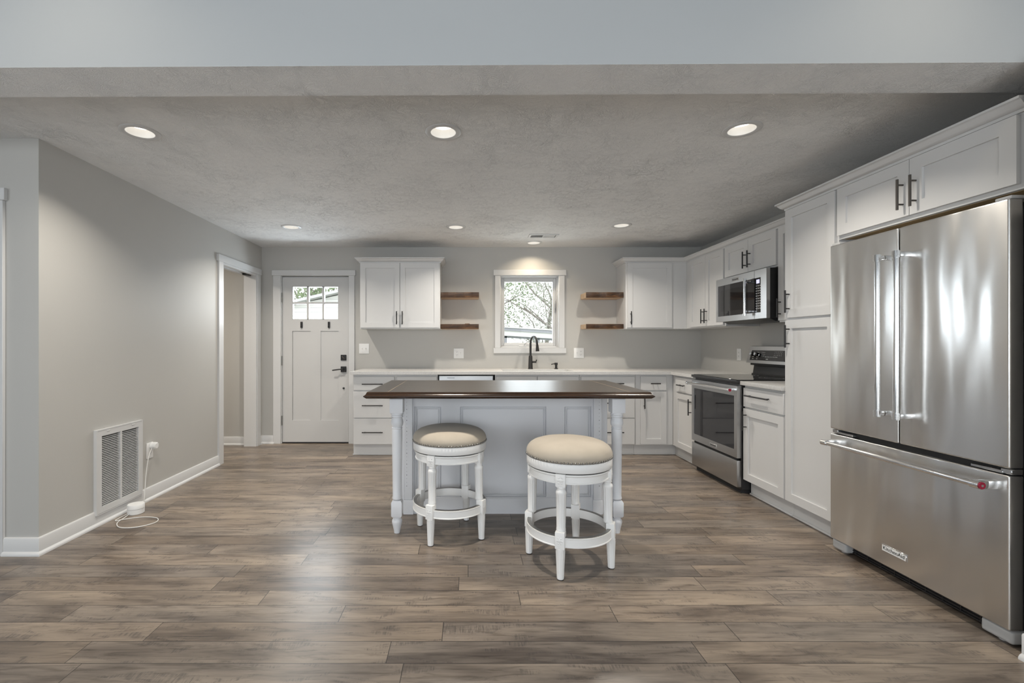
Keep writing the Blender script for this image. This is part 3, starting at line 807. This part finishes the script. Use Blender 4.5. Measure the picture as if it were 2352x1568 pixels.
# punch the downlight cans through the ceiling
cut = MB()
for x, y, lab in lights: cut.cyl((x, y, ZC - .02), (x, y, ZC + .09), .0712, 40)
cutter = cut.build('cutter', 'ceiling')
ce = bpy.data.objects['ceiling']
md = ce.modifiers.new('holes', 'BOOLEAN'); md.object = cutter; md.operation = 'DIFFERENCE'; md.solver = 'EXACT'
dg = bpy.context.evaluated_depsgraph_get()
nm = bpy.data.meshes.new_from_object(ce.evaluated_get(dg))
ce.modifiers.clear(); ce.data = nm
for p_ in nm.polygons: p_.use_smooth = False
bpy.data.objects.remove(cutter, do_unlink=True)

v_ = thing('ceiling_vent', 'white ceiling register in front of the sink window', 'vent', (.835, 5.06, ZC))
b = MB().slab([-.16, -.135, -.005, .005, .135, .16], [-.08, -.055, .055, .08], lambda i, j: not (j == 1 and i in (1, 3)), -.008, -.0005)
b.build('frame', 'trim', v_)
b = MB()
for s_, t_ in ((-1, .5), (1, -.5)):
    for k in range(12):
        x = s_ * .07 - .055 + k * .01
        b.skin([[(x, -.055, -.007), (x + .001, -.055, -.007), (x + .001 + t_ * .012, -.055, -.0012), (x + t_ * .012, -.055, -.0012)],
                [(x, .055, -.007), (x + .001, .055, -.007), (x + .001 + t_ * .012, .055, -.0012), (x + t_ * .012, .055, -.0012)]])
b.build('louvers', 'trim', v_)
MB().box(-.138, .138, -.058, .058, -.0011, -.0004).build('duct', 'dmetal', v_)

# ------------------------------------------------------------------ return air grille, router, adapter
g = thing('return_air_grille', 'large white return air grille low on the left wall', 'vent', (*lw(3.29), .071), LROT)
GW, GH = .447, .568
b = MB().slab([-GW / 2, -GW / 2 + .045, -.008, .008, GW / 2 - .045, GW / 2], [0, .045, GH - .045, GH], lambda i, j: not (j == 1 and i in (1, 3)), -.022, -.001)
b.xf(Matrix(((1, 0, 0, 0), (0, 0, 1, 0), (0, 1, 0, 0), (0, 0, 0, 1))))
es = [e for e in b.bm.edges if e.is_manifold and e.calc_face_angle(0) > 1]
bmesh.ops.bevel(b.bm, geom=es, offset=.003, segments=1, affect='EDGES')
b.build('frame', 'trim', g)
b = MB(); NL = 40
for k in range(NL):
    z = .047 + (GH - .096) * k / (NL - 1)
    for x0, x1 in ((-GW / 2 + .044, -.007), (.007, GW / 2 - .044)):
        b.skin([[(x0, -.018, z), (x0, -.0165, z - .001), (x0, -.007, z + .003), (x0, -.0085, z + .004)], [(x1, -.018, z), (x1, -.0165, z - .001), (x1, -.007, z + .003), (x1, -.0085, z + .004)]])
b.build('louvers', 'trim', g)
MB().box(-GW / 2 + .03, GW / 2 - .03, -.003, -.001, .03, GH - .03).build('backing', 'dark_gap', g)
for s_ in (-1, 1):
    MB().box(s_ * .12 - .014, s_ * .12 + .014, -.0245, -.021, GH - .022, GH - .014, .001).build('latch', 'trim', g)
MB().box(-GW / 2 + .012, GW / 2 - .012, -.0228, -.0215, .008, .0105).box(-GW / 2 + .012, GW / 2 - .012, -.0228, -.0215, GH - .0095, GH - .007).build('door_seam', 'grey_plastic', g)

rx, ry = -2.372, 3.325
rt = thing('wifi_router', 'round white router puck on the floor by the baseboard', 'router', (rx, ry, 0))
MB().lathe([(.001, 0), (.048, 0), (.052, .004), (.053, .036)], seg=36).build('base', 'plastic', rt)
MB().lathe([(.0515, .036), (.0515, .039)], seg=36).build('seam', 'grey_plastic', rt)
MB().lathe([(.053, .039), (.053, .064), (.050, .068), (.001, .069)], seg=36).build('cover', 'plastic', rt)
ad = thing('power_adapter', 'white power adapter plugged into the left wall outlet with its cord on the floor', 'power adapter', (*lw(3.635), .405), LROT)
MB().cyl((0, -.0088, .012), (0, -.045, .012), .027, 24).cyl((0, -.045, .012), (0, -.049, .012), .025, 24, r2=.02).build('plug', 'plastic', ad)
def to_local(o_, pts):
    mi = (Matrix.Translation(o_.location) @ Matrix.Rotation(o_.rotation_euler.z, 4, 'Z')).inverted()
    return [mi @ Vector(p) for p in pts]
def smooth_path(cp, n=8):
    cp = [Vector(p) for p in cp]; out = []
    for i in range(len(cp) - 1):
        p0, p1, p2, p3 = cp[max(i - 1, 0)], cp[i], cp[i + 1], cp[min(i + 2, len(cp) - 1)]
        for k in range(n):
            t = k / n
            out.append(.5 * ((2 * p1) + (p2 - p0) * t + (2 * p0 - 5 * p1 + 4 * p2 - p3) * t * t + (3 * p1 - p0 - 3 * p2 + p3) * t ** 3))
    out.append(cp[-1]); return out
x_, _ = lw(3.6)
cp = [(x_ + .03, 3.60, .40), (x_ + .035, 3.555, .33), (x_ + .034, 3.53, .20), (x_ + .045, 3.50, .06), (x_ + .05, 3.47, .006), (x_ + .06, 3.40, .004), (x_ + .065, 3.22, .004), (-2.40, 3.17, .004),
      (-2.36, 3.20, .004), (-2.26, 3.24, .004), (-2.15, 3.22, .004), (-2.11, 3.14, .004), (-2.18, 3.06, .004), (-2.28, 3.05, .006), (-2.36, 3.13, .004), (-2.38, 3.22, .005), (-2.385, 3.272, .01)]
MB().tube(to_local(ad, smooth_path(cp)), .0028, 8).build('cord', 'cord', ad)

# ------------------------------------------------------------------ range
rg = thing('electric_range', 'stainless electric range with black glass cooktop', 'range', (2.188, R1 - .005, 0), -pi / 2)
RW = R1 - R0 - .01
MB().box(.004, RW - .004, .035, .64, .03, .895, .003).build('body', 'dmetal', rg)
b = MB().box(.0, RW, -.005, .60, .895, .918, .005, 2); b.build('cooktop_frame', 'dmetal', rg)
MB().box(.012, RW - .012, .012, .585, .9175, .922, .002).build('cooktop_glass', 'bglass', rg)
b = MB()
for cx, cy, r in ((.2, .16, .11), (.56, .16, .085), (.2, .43, .08), (.56, .43, .11)):
    for rr in (r, r * .65):
        b.skin([[(cx + q * cos(2 * pi * k / 40), cy + q * sin(2 * pi * k / 40), .9223) for k in range(40)] for q in (rr - .001, rr + .001)], cap0=False, cap1=False)
b.build('burner_rings', 'grey_plastic', rg)
od = MB(); od.slab([.002, .045, RW - .045, RW - .002], [.288, .352, .790, .872], lambda i, j: not (i == 1 and j == 1), 0, .035)
od.xf(Matrix(((1, 0, 0, 0), (0, 0, 1, 0), (0, 1, 0, 0), (0, 0, 0, 1))))
es = [e for e in od.bm.edges if e.is_manifold and e.calc_face_angle(0) > 1]
bmesh.ops.bevel(od.bm, geom=es, offset=.003, segments=2, affect='EDGES')
od = od.build('oven_door', 'steel2', rg)
MB().box(.042, RW - .042, .004, .03, .349, .793).build('oven_window', 'owin', od)
h = MB().cyl((.03, -.052, .838), (RW - .03, -.052, .838), .0125, 18).build('handle', 'chrome', od)
for x in (.05, RW - .05): MB().box(x - .018, x + .010, -.05, .002, .826, .850, .004, 2).build('handle_bracket', 'chrome', od)
for x in (RW - .032, .014): MB().cyl((x, -.052, .838), (x + .018, -.052, .838), .016, 20).build('handle_cap', 'chrome', od)
MB().cyl((RW - .016, -.052, .838), (RW - .0125, -.052, .838), .0125, 20).build('medallion', 'red', od)
bd = MB().box(.34, .45, -.003, .001, .302, .330, .001).build('badge', 'chrome', od)
lettering('KitchenAid', .020, 'black', bd, (.395, -.0034, .316))
MB().box(.004, RW - .004, 0, .035, .052, .268, .004, 2).build('storage_drawer', 'steel2', rg)
MB().box(.02, RW - .02, .04, .60, .0, .03).build('base', 'rubber', rg)
MB().box(.03, RW - .03, .012, .03, .268, .288).build('vent_gap', 'dark_gap', rg)
# back panel
MB().prism([(.585, .918), (.60, 1.015), (.64, 1.015), (.64, .918)], 'x', .012, RW - .012).build('back_riser', 'dmetal', rg)
MB().box(.01, RW - .01, .575, .60, .916, .934, .004, 2).build('rear_trim', 'bglass', rg)
b = MB().prism([(.530, 1.033), (.572, 1.19), (.60, 1.196), (.655, 1.196), (.655, 1.033)], 'x', 0, RW)
cp_ = b.build('control_panel', 'steel2', rg)
MB().box(.02, RW - .02, .56, .64, 1.012, 1.034).build('panel_neck', 'blackpl', rg)
ang = math.atan2(1.19 - 1.033, .572 - .530)
FM = Matrix.Translation((0, .530, 1.033)) @ Matrix.Rotation(ang - pi / 2, 4, 'X')   # local: x across, z up the face, -y outward
MB().box(.045, RW - .045, -.002, .004, .028, .125, .001).xf(FM).build('control_glass', 'bglass', cp_)
for kx in (.085, .150, RW - .150, RW - .085):
    k_ = MB().cyl((kx, -.002, .082), (kx, -.026, .082), .019, 24).xf(FM).build('knob', 'blackpl', cp_)
    MB().cyl((kx, -.0255, .082), (kx, -.036, .082), .016, 24, r2=.014).box(kx - .003, kx + .003, -.041, -.034, .069, .095, .001).xf(FM).build('knob_cap', 'chrome', k_)
    MB().skin([[(kx + q * cos(2 * pi * k / 32), -.0026 - (0 if q > .021 else .004), .082 + q * sin(2 * pi * k / 32)) for k in range(32)] for q in (.0245, .0225, .020)], cap0=False, cap1=False).xf(FM).build('knob_ring', 'chrome', k_)
b = MB()
rn = random.Random(3)
def mark(x, z, w_, h_): b.box(x - w_ / 2, x + w_ / 2, -.0026, -.0018, z - h_ / 2, z + h_ / 2)
for r_, zz in ((0, .105), (1, .088), (2, .070)):
    for k in range(4): mark(.205 + k * .014, zz, .006, .004)
for k in range(8): mark(.27 + k * .022, .064, .009, .006)
for r_ in range(3):
    for k in range(5): mark(.385 + k * .022, .112 - r_ * .016, .006, .004)
mark(.29, .042, .012, .006); mark(.307, .042, .008, .007); mark(.09, .042, .02, .003); mark(.15, .042, .02, .003)
b.xf(FM).build('markings', 'marking', cp_)

# ------------------------------------------------------------------ microwave
mw = thing('microwave', 'stainless over-the-range microwave with dark glass door', 'microwave', (2.425, R1 - .005, 1.42), -pi / 2)
MW = R1 - R0 - .01
MB().box(.003, MW - .003, .03, .425, .006, .412, .002).build('body', 'blackpl', mw)
MB().prism([(.04, .008), (.40, .008), (.40, -.012), (.10, -.018)], 'x', .04, MW - .04).build('underside_vent', 'dmetal', mw)
b = MB().slab([.002, .035, MW - .215, MW - .075, MW - .002], [.004, .055, .345, .410], lambda i, j: not (i in (1, 2) and j == 1), 0, .03)
b.xf(Matrix(((1, 0, 0, 0), (0, 0, 1, 0), (0, 1, 0, 0), (0, 0, 0, 1))))
es = [e for e in b.bm.edges if e.is_manifold and e.calc_face_angle(0) > 1]
bmesh.ops.bevel(b.bm, geom=es, offset=.004, segments=2, affect='EDGES')
fr_ = b.build('front_frame', 'steel2', mw)
dr_ = MB().box(.033, MW - .155, .003, .028, .053, .347).build('door_glass', 'owin', mw)
MB().box(MW - .154, MW - .073, .003, .028, .053, .347).build('control_glass', 'bglass', mw)
MB().box(.075, MW - .26, .0022, .0032, .10, .30).build('door_screen', 'bglass', dr_)
h = MB().cyl((MW - .22, -.045, .05), (MW - .22, -.045, .335), .0115, 18).cyl((MW - .22, -.045, .035), (MW - .22, -.045, .055), .0145, 18).cyl((MW - .22, -.045, .33), (MW - .22, -.045, .352), .0145, 18)
h.box(MW - .23, MW - .208, -.045, .004, .062, .08, .003).box(MW - .23, MW - .208, -.045, .004, .31, .33, .003)
h.build('handle', 'chrome', mw)
MB().box(MW - .135, MW - .095, .0012, .0036, .298, .330).build('display', 'screen', mw)
b = MB()
for r_ in range(10):
    for k in range(3): b.box(MW - .142 + k * .024, MW - .130 + k * .024, .0018, .0036, .275 - r_ * .021, .281 - r_ * .021)
b.build('keypad', 'marking', mw)
bd = MB().box(.27, .385, -.003, .001, .362, .390, .001).build('badge', 'chrome', mw)
lettering('KitchenAid', .020, 'black', bd, (.327, -.0034, .376))
MB().box(MW - .160, MW - .1575, -.0006, .002, .006, .408).build('door_gap', 'dark_gap', mw)

# ------------------------------------------------------------------ refrigerator
FR0, FR1 = 1.846, 2.756
fg = thing('refrigerator', 'large stainless french-door refrigerator at the right', 'refrigerator', (2.16, FR1, 0), -pi / 2)
FW = FR1 - FR0; SE = FR1 - 2.318
MB().box(.006, FW - .006, .075, .68, .03, 1.765, .004).build('body', 'grey_plastic', fg)
MB().box(.012, FW - .012, .055, .08, .06, 1.78).build('gasket', 'blackpl', fg)
def fdoor(x0, x1, z0, z1, name):
    b = MB().box(x0, x1, 0, .058, z0, z1, .007, 4)
    return b.build(name, 'steel', fg)
dl = fdoor(.0, SE - .004, .714, 1.792, 'door'); dr2 = fdoor(SE + .004, FW, .714, 1.792, 'door'); fz = fdoor(.0, FW, .068, .684, 'freezer_drawer')
MB().box(.01, FW - .01, .03, .09, .680, .716).build('seal', 'blackpl', fg)
for x0, dd, sgn in ((SE - .052, dl, 1), (SE + .052, dr2, -1)):
    h = MB().cyl((x0, -.062, .860), (x0, -.062, 1.648), .0125, 20)
    hd = h.build('handle', 'chrome', dd)
    for z in (.858, 1.650):
        b = MB().cyl((x0, -.062, z - .017), (x0, -.062, z + .017), .0165, 20)
        for q in (-.009, 0, .009): b.cyl((x0, -.062, z + q - .002), (x0, -.062, z + q + .002), .0178, 20)
        b.build('handle_collar', 'chrome', dd)
        MB().box(x0 - .012, x0 + .012, -.06, .004, z - .012, z + .012, .004, 2).build('handle_bracket', 'chrome', dd)
hd = MB().cyl((.06, -.072, .637), (FW - .055, -.072, .637), .0125, 20).build('handle', 'chrome', fz)
for x in (.035, FW - .072): MB().cyl((x, -.072, .637), (x + .037, -.072, .637), .0167, 20).build('handle_collar', 'chrome', fz)
for x in (.052, FW - .052): MB().box(x - .013, x + .013, -.072, .004, .620, .654, .005, 2).build('handle_bracket', 'chrome', fz)
MB().cyl((FW - .035, -.072, .637), (FW - .0315, -.072, .637), .0145, 24).build('medallion', 'red', fz)
MB().cyl((FW - .0318, -.072, .637), (FW - .0305, -.072, .637), .005, 16).build('medallion_emblem', 'chrome', fz)
bx0 = FR1 - 2.411
bd = MB().box(bx0, bx0 + .137, -.0035, .001, .140, .177, .001).build('badge', 'chrome', fz)
MB().box(bx0 + .004, bx0 + .133, -.0039, -.003, .144, .173).build('badge_face', 'plastic', bd)
lettering('KitchenAid', .0265, 'black', bd, (bx0 + .0685, -.0042, .159))
# hinges
for x in (.03, FW - .03):
    s_ = 1 if x > .4 else -1
    q = MB().box(x - .03, x + .03, .01, .12, 1.792, 1.806, .005, 2).build('top_hinge', 'grey_plastic', fg)
    MB().box(x - .012 if s_ > 0 else x - .028, x + .028 if s_ > 0 else x + .012, .012, .06, .688, .710, .003).box(min(x, x - s_ * .12), max(x, x - s_ * .12), .008, .04, .688, .700, .002).build('mid_hinge', 'steel2', fg)
# toe grille and feet
b = MB().box(.10, FW - .11, .055, .075, .012, .066)
b.build('toe_grille', 'blackpl', fg)
b = MB()
for k in range(4): b.box(.10, FW - .11, .050, .056, .016 + k * .013, .021 + k * .013)
for k in range(9): b.box(.12 + k * .08, .124 + k * .08, .049, .056, .014, .064)
b.build('grille_slats', 'dmetal', fg)
for x0, x1 in ((.0, .10), (FW - .115, FW)):
    q = MB().box(x0, x1, .012, .14, .010, .062, .012, 3).build('foot_cover', 'grey_plastic', fg)
    MB().lathe([(.001, 0), (.018, 0), (.018, .008), (.008, .012), (.008, .02)], (x0 + x1) / 2, .05, 16).build('leveling_foot', 'plastic', q)
MB().box(.02, FW - .02, .08, .66, 0, .03).build('base', 'blackpl', fg)

# ------------------------------------------------------------------ island
IX0, IX1, IY0, IY1, IT = -.606, 1.118, 2.82, 3.743, .920
ISL = thing('kitchen_island', 'white kitchen island table with dark stained wood top and turned legs', 'kitchen island', ((IX0 + IX1) / 2, (IY0 + IY1) / 2, 0))
ic = ISL.location
def il(x, y): return x - ic.x, y - ic.y
x0, y0 = il(IX0, IY0); x1, y1 = il(IX1, IY1)
tp = MB().loftrect(x0, x1, y0, y1, [(0, .884), (0, IT)]).build('tabletop', 'topwood', ISL)
MB().loftrect(x0, x1, y0, y1, [(-.012, .879), (.004, .880), (.012, .886), (.020, .893), (.020, .897), (.012, .902), (.006, .908), (.004, .914), (-.0, IT - .0005), (-.02, IT - .002)]).build('molded_edge', 'edgewood', tp)
b = MB()
for xx in (x0 + .125, x1 - .125): b.box(xx - .001, xx + .001, y0 + .004, y1 - .004, IT - .001, IT + .0004)
b.build('breadboard_seams', 'shelf', tp)
def turned_leg(cx, cy):
    b = MB()
    hb = .042
    b.box(cx - hb, cx + hb, cy - hb, cy + hb, .772, .864, .003, 2)
    b.lathe([(.020, .775), (.037, .772), (.040, .765), (.040, .760), (.034, .756), (.038, .750), (.038, .745), (.033, .740), (.036, .728), (.0395, .716), (.040, .706), (.037, .692), (.031, .683), (.030, .679), (.034, .676), (.034, .670), (.031, .667), (.033, .660), (.0335, .652), (.030, .40), (.0285, .235), (.031, .228), (.031, .220), (.026, .214), (.020, .212)], cx, cy, 28)
    hb = .0335
    b.loftrect(cx - .026, cx + .026, cy - .026, cy + .026, [(0, .212), (.0075, .200), (.0075, .115), (0, .104)])
    b.lathe([(.018, .106), (.022, .102), (.026, .098), (.024, .094), (.032, .082), (.033, .070), (.030, .055), (.020, .012), (.019, 0), (.001, 0)], cx, cy, 28)
    return b
for wx in (-.448, .966):
    lx_, ly_ = il(wx, 2.985)
    turned_leg(lx_, ly_).build('leg', 'island', ISL)
for wx in (-.448, .966):
    lx_, ly_ = il(wx, 2.985); s_ = -1 if wx < 0 else 1
    MB().box(lx_ - .055 + s_ * .02, lx_ + .055 + s_ * .02, ly_ - .035, ly_ + .045, .864, .880).build('mounting_bracket', 'blackpl', ISL)
# body
FX0, FX1, FY = -.432, .950, 3.325
fx0, fy = il(FX0, FY); fx1, _ = il(FX1, FY); _, by = il(0, 3.70)
MB().box(fx0 + .01, fx1 - .01, fy + .012, by, .0, .880).build('carcass', 'island', ISL)
b = MB()
pv = [-.432, -.372, -.188, -.078, .57, .70, .890, .950]
pxs = [il(v, 0)[0] for v in (FX0, -.376, -.184, -.048, .570, .702, .893, FX1)]
b.slab(pxs, [0, .117, .765, .880], lambda i, j: not (j == 1 and i in (1, 3, 5)), 0, .016)
b.xf(Matrix(((1, 0, 0, 0), (0, 0, 1, fy), (0, 1, 0, 0), (0, 0, 0, 1))))
es = [e for e in b.bm.edges if e.is_manifold and e.calc_face_angle(0) > 1]
bmesh.ops.bevel(b.bm, geom=es, offset=.003, segments=2, affect='EDGES')
b.build('face_frame', 'island', ISL)
for i in (1, 3, 5):
    a, c_ = pxs[i], pxs[i + 1]
    b = MB(); frame(b, a + .004, c_ - .004, .121, .761, .010, fy + .004, fy + .016, .003); frame(b, a + .016, c_ - .016, .133, .749, .007, fy + .008, fy + .016, .0025)
    b.box(a - .002, c_ + .002, fy + .0125, fy + .0155, .115, .767).build('panel', 'island', ISL)
b = MB().prism([(fy, 0), (fy - .014, 0), (fy - .014, .088), (fy - .010, .094), (fy - .010, .100), (fy - .004, .112), (fy, .114)], 'x', pxs[0] + .05, pxs[-1] - .05)
b.build('base_molding', 'island', ISL)
# corner pilasters with shelf-pin holes, plinths and the back stiles
for s_, xw in ((-1, -.416), (1, .934)):
    xx, _ = il(xw, 0)
    MB().box(xx - .030, xx + .030, fy - .018, fy + .03, .10, .880, .003).loftrect(xx - .032, xx + .032, fy - .022, fy + .03, [(.004, 0), (.004, .085), (.0, .10)]).build('pilaster', 'island', ISL)
    b = MB(); rn = random.Random(5)
    for k in range(26):
        z = .20 + k * .026
        b.cyl((xx - .012 * s_ * -1, fy - .0186, z), (xx - .012 * s_ * -1, fy - .0176, z), .0028 if k % 3 == 0 else .0016, 8)
    b.build('pin_holes', 'dmetal', ISL)
    x2 = xx + s_ * .052
    MB().box(x2 - .024, x2 + .024, fy + .005, by, .0, .880, .002).build('side_panel', 'island', ISL)
for xw in (-.12, .635):
    xx, _ = il(xw, 0)
    MB().cyl((xx, fy + .001, .872), (xx, fy - .006, .872), .012, 16).build('support_pad', 'grey_plastic', ISL)

# ------------------------------------------------------------------ stools
def make_stool():
    st = thing('bar_stool', '', 'bar stool', (0, 0, 0), 0, 'round swivel bar stools at the island')
    # cushion
    prof = [(.228, .596)] + [(.228 + .006 * sin(pi * k / 6), .596 + .05 * k / 6 * .6) for k in range(1, 4)]
    prof = [(.226, .594), (.233, .602), (.2355, .612), (.234, .624), (.228, .638), (.216, .652), (.198, .664), (.17, .674), (.13, .682), (.08, .687), (.03, .689), (.001, .689)]
    MB().lathe(prof, seg=64).build('cushion', 'fabric', st, angle=60)
    b = MB()
    for k in range(76):
        a = 2 * pi * k / 76
        b.ball((.234 * cos(a), .234 * sin(a), .600), .0058, 2)
    b.build('nailhead_trim', 'pewter', st)
    MB().lathe([(.20, .545), (.231, .545), (.234, .549), (.234, .586), (.231, .592), (.20, .594)], seg=64).build('swivel_band', 'stool', st)
    MB().lathe([(.19, .538), (.222, .538), (.222, .545), (.19, .545)], seg=64).build('swivel_gap', 'dmetal', st)
    # apron
    def ringprof(pr, seg=64):
        return MB().skin([[(r * cos(2 * pi * k / seg), r * sin(2 * pi * k / seg), z) for k in range(seg)] for r, z in pr], loop=True, closed=True)
    ringprof([(.196, .488), (.221, .488), (.221, .494), (.217, .497), (.217, .523), (.221, .526), (.226, .530), (.226, .538), (.196, .538)]).build('apron', 'stool', st)
    fr = ringprof([(.212, .168), (.236, .168), (.236, .172), (.233, .175), (.233, .208), (.236, .211), (.236, .217), (.212, .217)]).build('foot_ring', 'stool', st)
    ringprof([(.2115, .2168), (.231, .2168), (.231, .2188), (.2115, .2188)]).build('kick_plate', 'pewter', fr)
    for q in range(4):
        ang = q * pi / 2
        b = MB(); r0 = .209
        b.box(r0 - .022, r0 + .0225, -.026, .026, .474, .541, .003, 2)
        b.ball((r0 + .0225, 0, .508), .015, 1, (.25, 1, 1))
        for k in range(6):
            b.ball((r0 + .0225, .013 * cos(k * pi / 3), .508 + .016 * sin(k * pi / 3)), .007, 1, (.35, 1, 1))
        b.lathe([(.014, .478), (.022, .474), (.0235, .468), (.020, .462), (.0205, .458), (.026, .452), (.0275, .446), (.0275, .436, 0), (.0265, .43, .14), (.0235, .27, .14), (.0235, .262, 0), (.0245, .256), (.0245, .250), (.022, .246), (.015, .244)], r0, 0, 48, flute=12)
        b.box(r0 - .008, r0 + .036, -.025, .025, .160, .246, .003, 2)
        b.ball((r0 + .036, 0, .203), .014, 1, (.25, 1, 1))
        for k in range(6):
            b.ball((r0 + .036, .012 * cos(k * pi / 3), .203 + .015 * sin(k * pi / 3)), .0065, 1, (.35, 1, 1))
        b.lathe([(.015, .164), (.024, .160), (.0235, .150), (.0245, .145, .12), (.0185, .012, .12), (.018, .006, 0), (.016, 0), (.001, 0)], r0 + .014, 0, 48, flute=12)
        for v in b.bm.verts:
            if v.co.z < .474: v.co.x += (.474 - v.co.z) * .012
        b.xf(Matrix.Rotation(ang, 4, 'Z'))
        lg = b.build('leg', 'stool', st)
        g_ = MB().lathe([(.001, 0), (.0165, 0), (.0185, .004)], r0 + .0197, 0, 24).xf(Matrix.Rotation(ang, 4, 'Z')).build('glide', 'rubber', lg)
    return st
st = make_stool(); st.location = (.572, 2.600, 0); st.rotation_euler = (0, 0, radians(-23))
st['label'] = 'white round bar stool with cream seat, the one standing clear of the island'
s2 = copy_tree(st); s2.location = (-.110, 2.990, 0); s2.rotation_euler = (0, 0, radians(-28))
s2['label'] = 'white round bar stool with cream seat, tucked partly under the island top'

# ------------------------------------------------------------------ outside
o = MB().box(-30, 30, D + .16, 45, -.75, -.6).build('lawn', 'grass'); tag(o, 'green lawn behind the house', 'lawn', kind='stuff')
gar = thing('garage', 'white sided building with a low gable seen through the door panes', 'building', (-3.6, 12, -.6))
poly = [(-1.35, 0), (3.55, 0), (3.55, 2.80), (1.37, 3.33), (-1.35, 2.72)]
b = MB().prism([(a, z) for a, z in poly], 'y', 0, 5); b.build('wall', 'siding', gar)
b = MB()
for s_ in ((-1.65, 2.66, 1.37, 3.36), (1.37, 3.36, 3.85, 2.78)):
    xa, za, xb, zb = s_
    b.skin([[(xa, -.3, za), (xb, -.3, zb), (xb, -.3, zb + .07), (xa, -.3, za + .07)], [(xa, 5.3, za), (xb, 5.3, zb), (xb, 5.3, zb + .07), (xa, 5.3, za + .07)]])
b.build('roof', 'shingle', gar)
CX0 = -.88
car = thing('carport', 'white carport roof on posts seen through the sink window', 'carport', (1.8, 12, -.6))
def sl(x): return -.062 * (x + 1.35)
def band(b, za, zb, y0, y1):
    b.skin([[(CX0, y0, za + sl(CX0)), (2.6, y0, za + sl(2.6)), (2.6, y1, za + sl(2.6)), (CX0, y1, za + sl(CX0))],
            [(CX0, y0, zb + sl(CX0)), (2.6, y0, zb + sl(2.6)), (2.6, y1, zb + sl(2.6)), (CX0, y1, zb + sl(CX0))]])
b = MB(); band(b, 2.275, 2.305, -.08, 3.0); b.build('roof_sheet', 'ext_white', car)
b = MB(); band(b, 2.205, 2.275, -.05, 3.0); b.build('gutter', 'fascia_grey', car)
b = MB(); band(b, 2.07, 2.205, 0, 2.9); b.build('fascia', 'ext_white', car)
b = MB(); band(b, 2.02, 2.07, .1, .25); b.build('beam', 'fascia_grey', car)
for x in (-.8, .05, 1.4, 2.45): MB().box(x - .055, x + .055, .1, .21, 0, 2.05 + sl(x)).build('post', 'fascia_grey', car)
def tree(label, loc, h, spread, nleaf, mat, seed, lo=.35, lsize=.11):
    rnd = random.Random(seed)
    t_ = thing('tree', label, 'tree', (loc[0], loc[1], -.6), 0, 'trees behind the house')
    b = MB(); tips = []
    def grow(p, d, L, r, depth):
        pts = [p]; rs = [r]; n = 4
        for k in range(n):
            d = (d + Vector((rnd.uniform(-.18, .18), rnd.uniform(-.18, .18), rnd.uniform(-.05, .12)))).normalized()
            p = p + d * L / n; pts.append(p.copy()); rs.append(r * (1 - .4 * (k + 1) / n))
            if depth >= 1: tips.append(p.copy())
        b.tube(pts, rs, 6)
        if depth < 3:
            for _ in range(3 if depth else 5):
                q = pts[rnd.randint(1, n)]
                nd = (d + Vector((rnd.uniform(-1, 1), rnd.uniform(-1, 1), rnd.uniform(-.35, .5)))).normalized()
                grow(q, nd, L * rnd.uniform(.5, .75), rs[-1] * .7, depth + 1)
    grow(Vector((0, 0, 0)), Vector((0, 0, 1)), h * .55, h * .022, 0)
    b.build('trunk', 'bark', t_)
    b = MB()
    for _ in range(nleaf):
        c = rnd.choice(tips) + Vector((rnd.gauss(0, spread * .22), rnd.gauss(0, spread * .22), rnd.gauss(0, spread * .22)))
        a = Vector((rnd.uniform(-1, 1), rnd.uniform(-1, 1), rnd.uniform(-1, 1))).normalized(); q = a.orthogonal().normalized()
        s_ = lsize * rnd.uniform(.5, 1.2)
        v = [b.bm.verts.new(c + a * s_), b.bm.verts.new(c + q * s_ * .5), b.bm.verts.new(c - a * s_), b.bm.verts.new(c - q * s_ * .5)]
        b.bm.faces.new(v)
    b.build('foliage', mat, t_)
tree('pale blossoming tree closest behind the carport, filling most of the sink window', (4.1, 18.0), 6.8, 2.4, 4200, 'leaf2', 11, lsize=.06)
tree('green tree at the left of the sink window view', (.5, 21.5), 7.0, 2.4, 3600, 'leaf', 12, lsize=.08)
tree('leafy green tree behind the white building, seen through the door panes', (-6.2, 21), 8.0, 2.6, 5200, 'leaf', 13, lsize=.085)
tree('small tree at the right of the sink window view', (4.6, 26), 7.0, 2.0, 3000, 'leaf2', 14, lsize=.08)

# ------------------------------------------------------------------ hall fill and sitting room downlights, out of sight
area('hall_fill', (-3.5, 4.2, 2.35), (0, 0, 0), .3, .3, 30, (1.0, .90, .78))  # fill added to brighten the hall wall; no fixture known there
for x in (-1.55, 1.75):
    l = bpy.data.lights.new('sitting_room_downlight', 'AREA'); l.shape = 'DISK'; l.size = .12; l.energy = 1.8; l.color = (1, .88, .70); l.spread = radians(140)
    o = bpy.data.objects.new('sitting_room_downlight', l); o.location = (x, 1.35, 2.88); COL.objects.link(o)
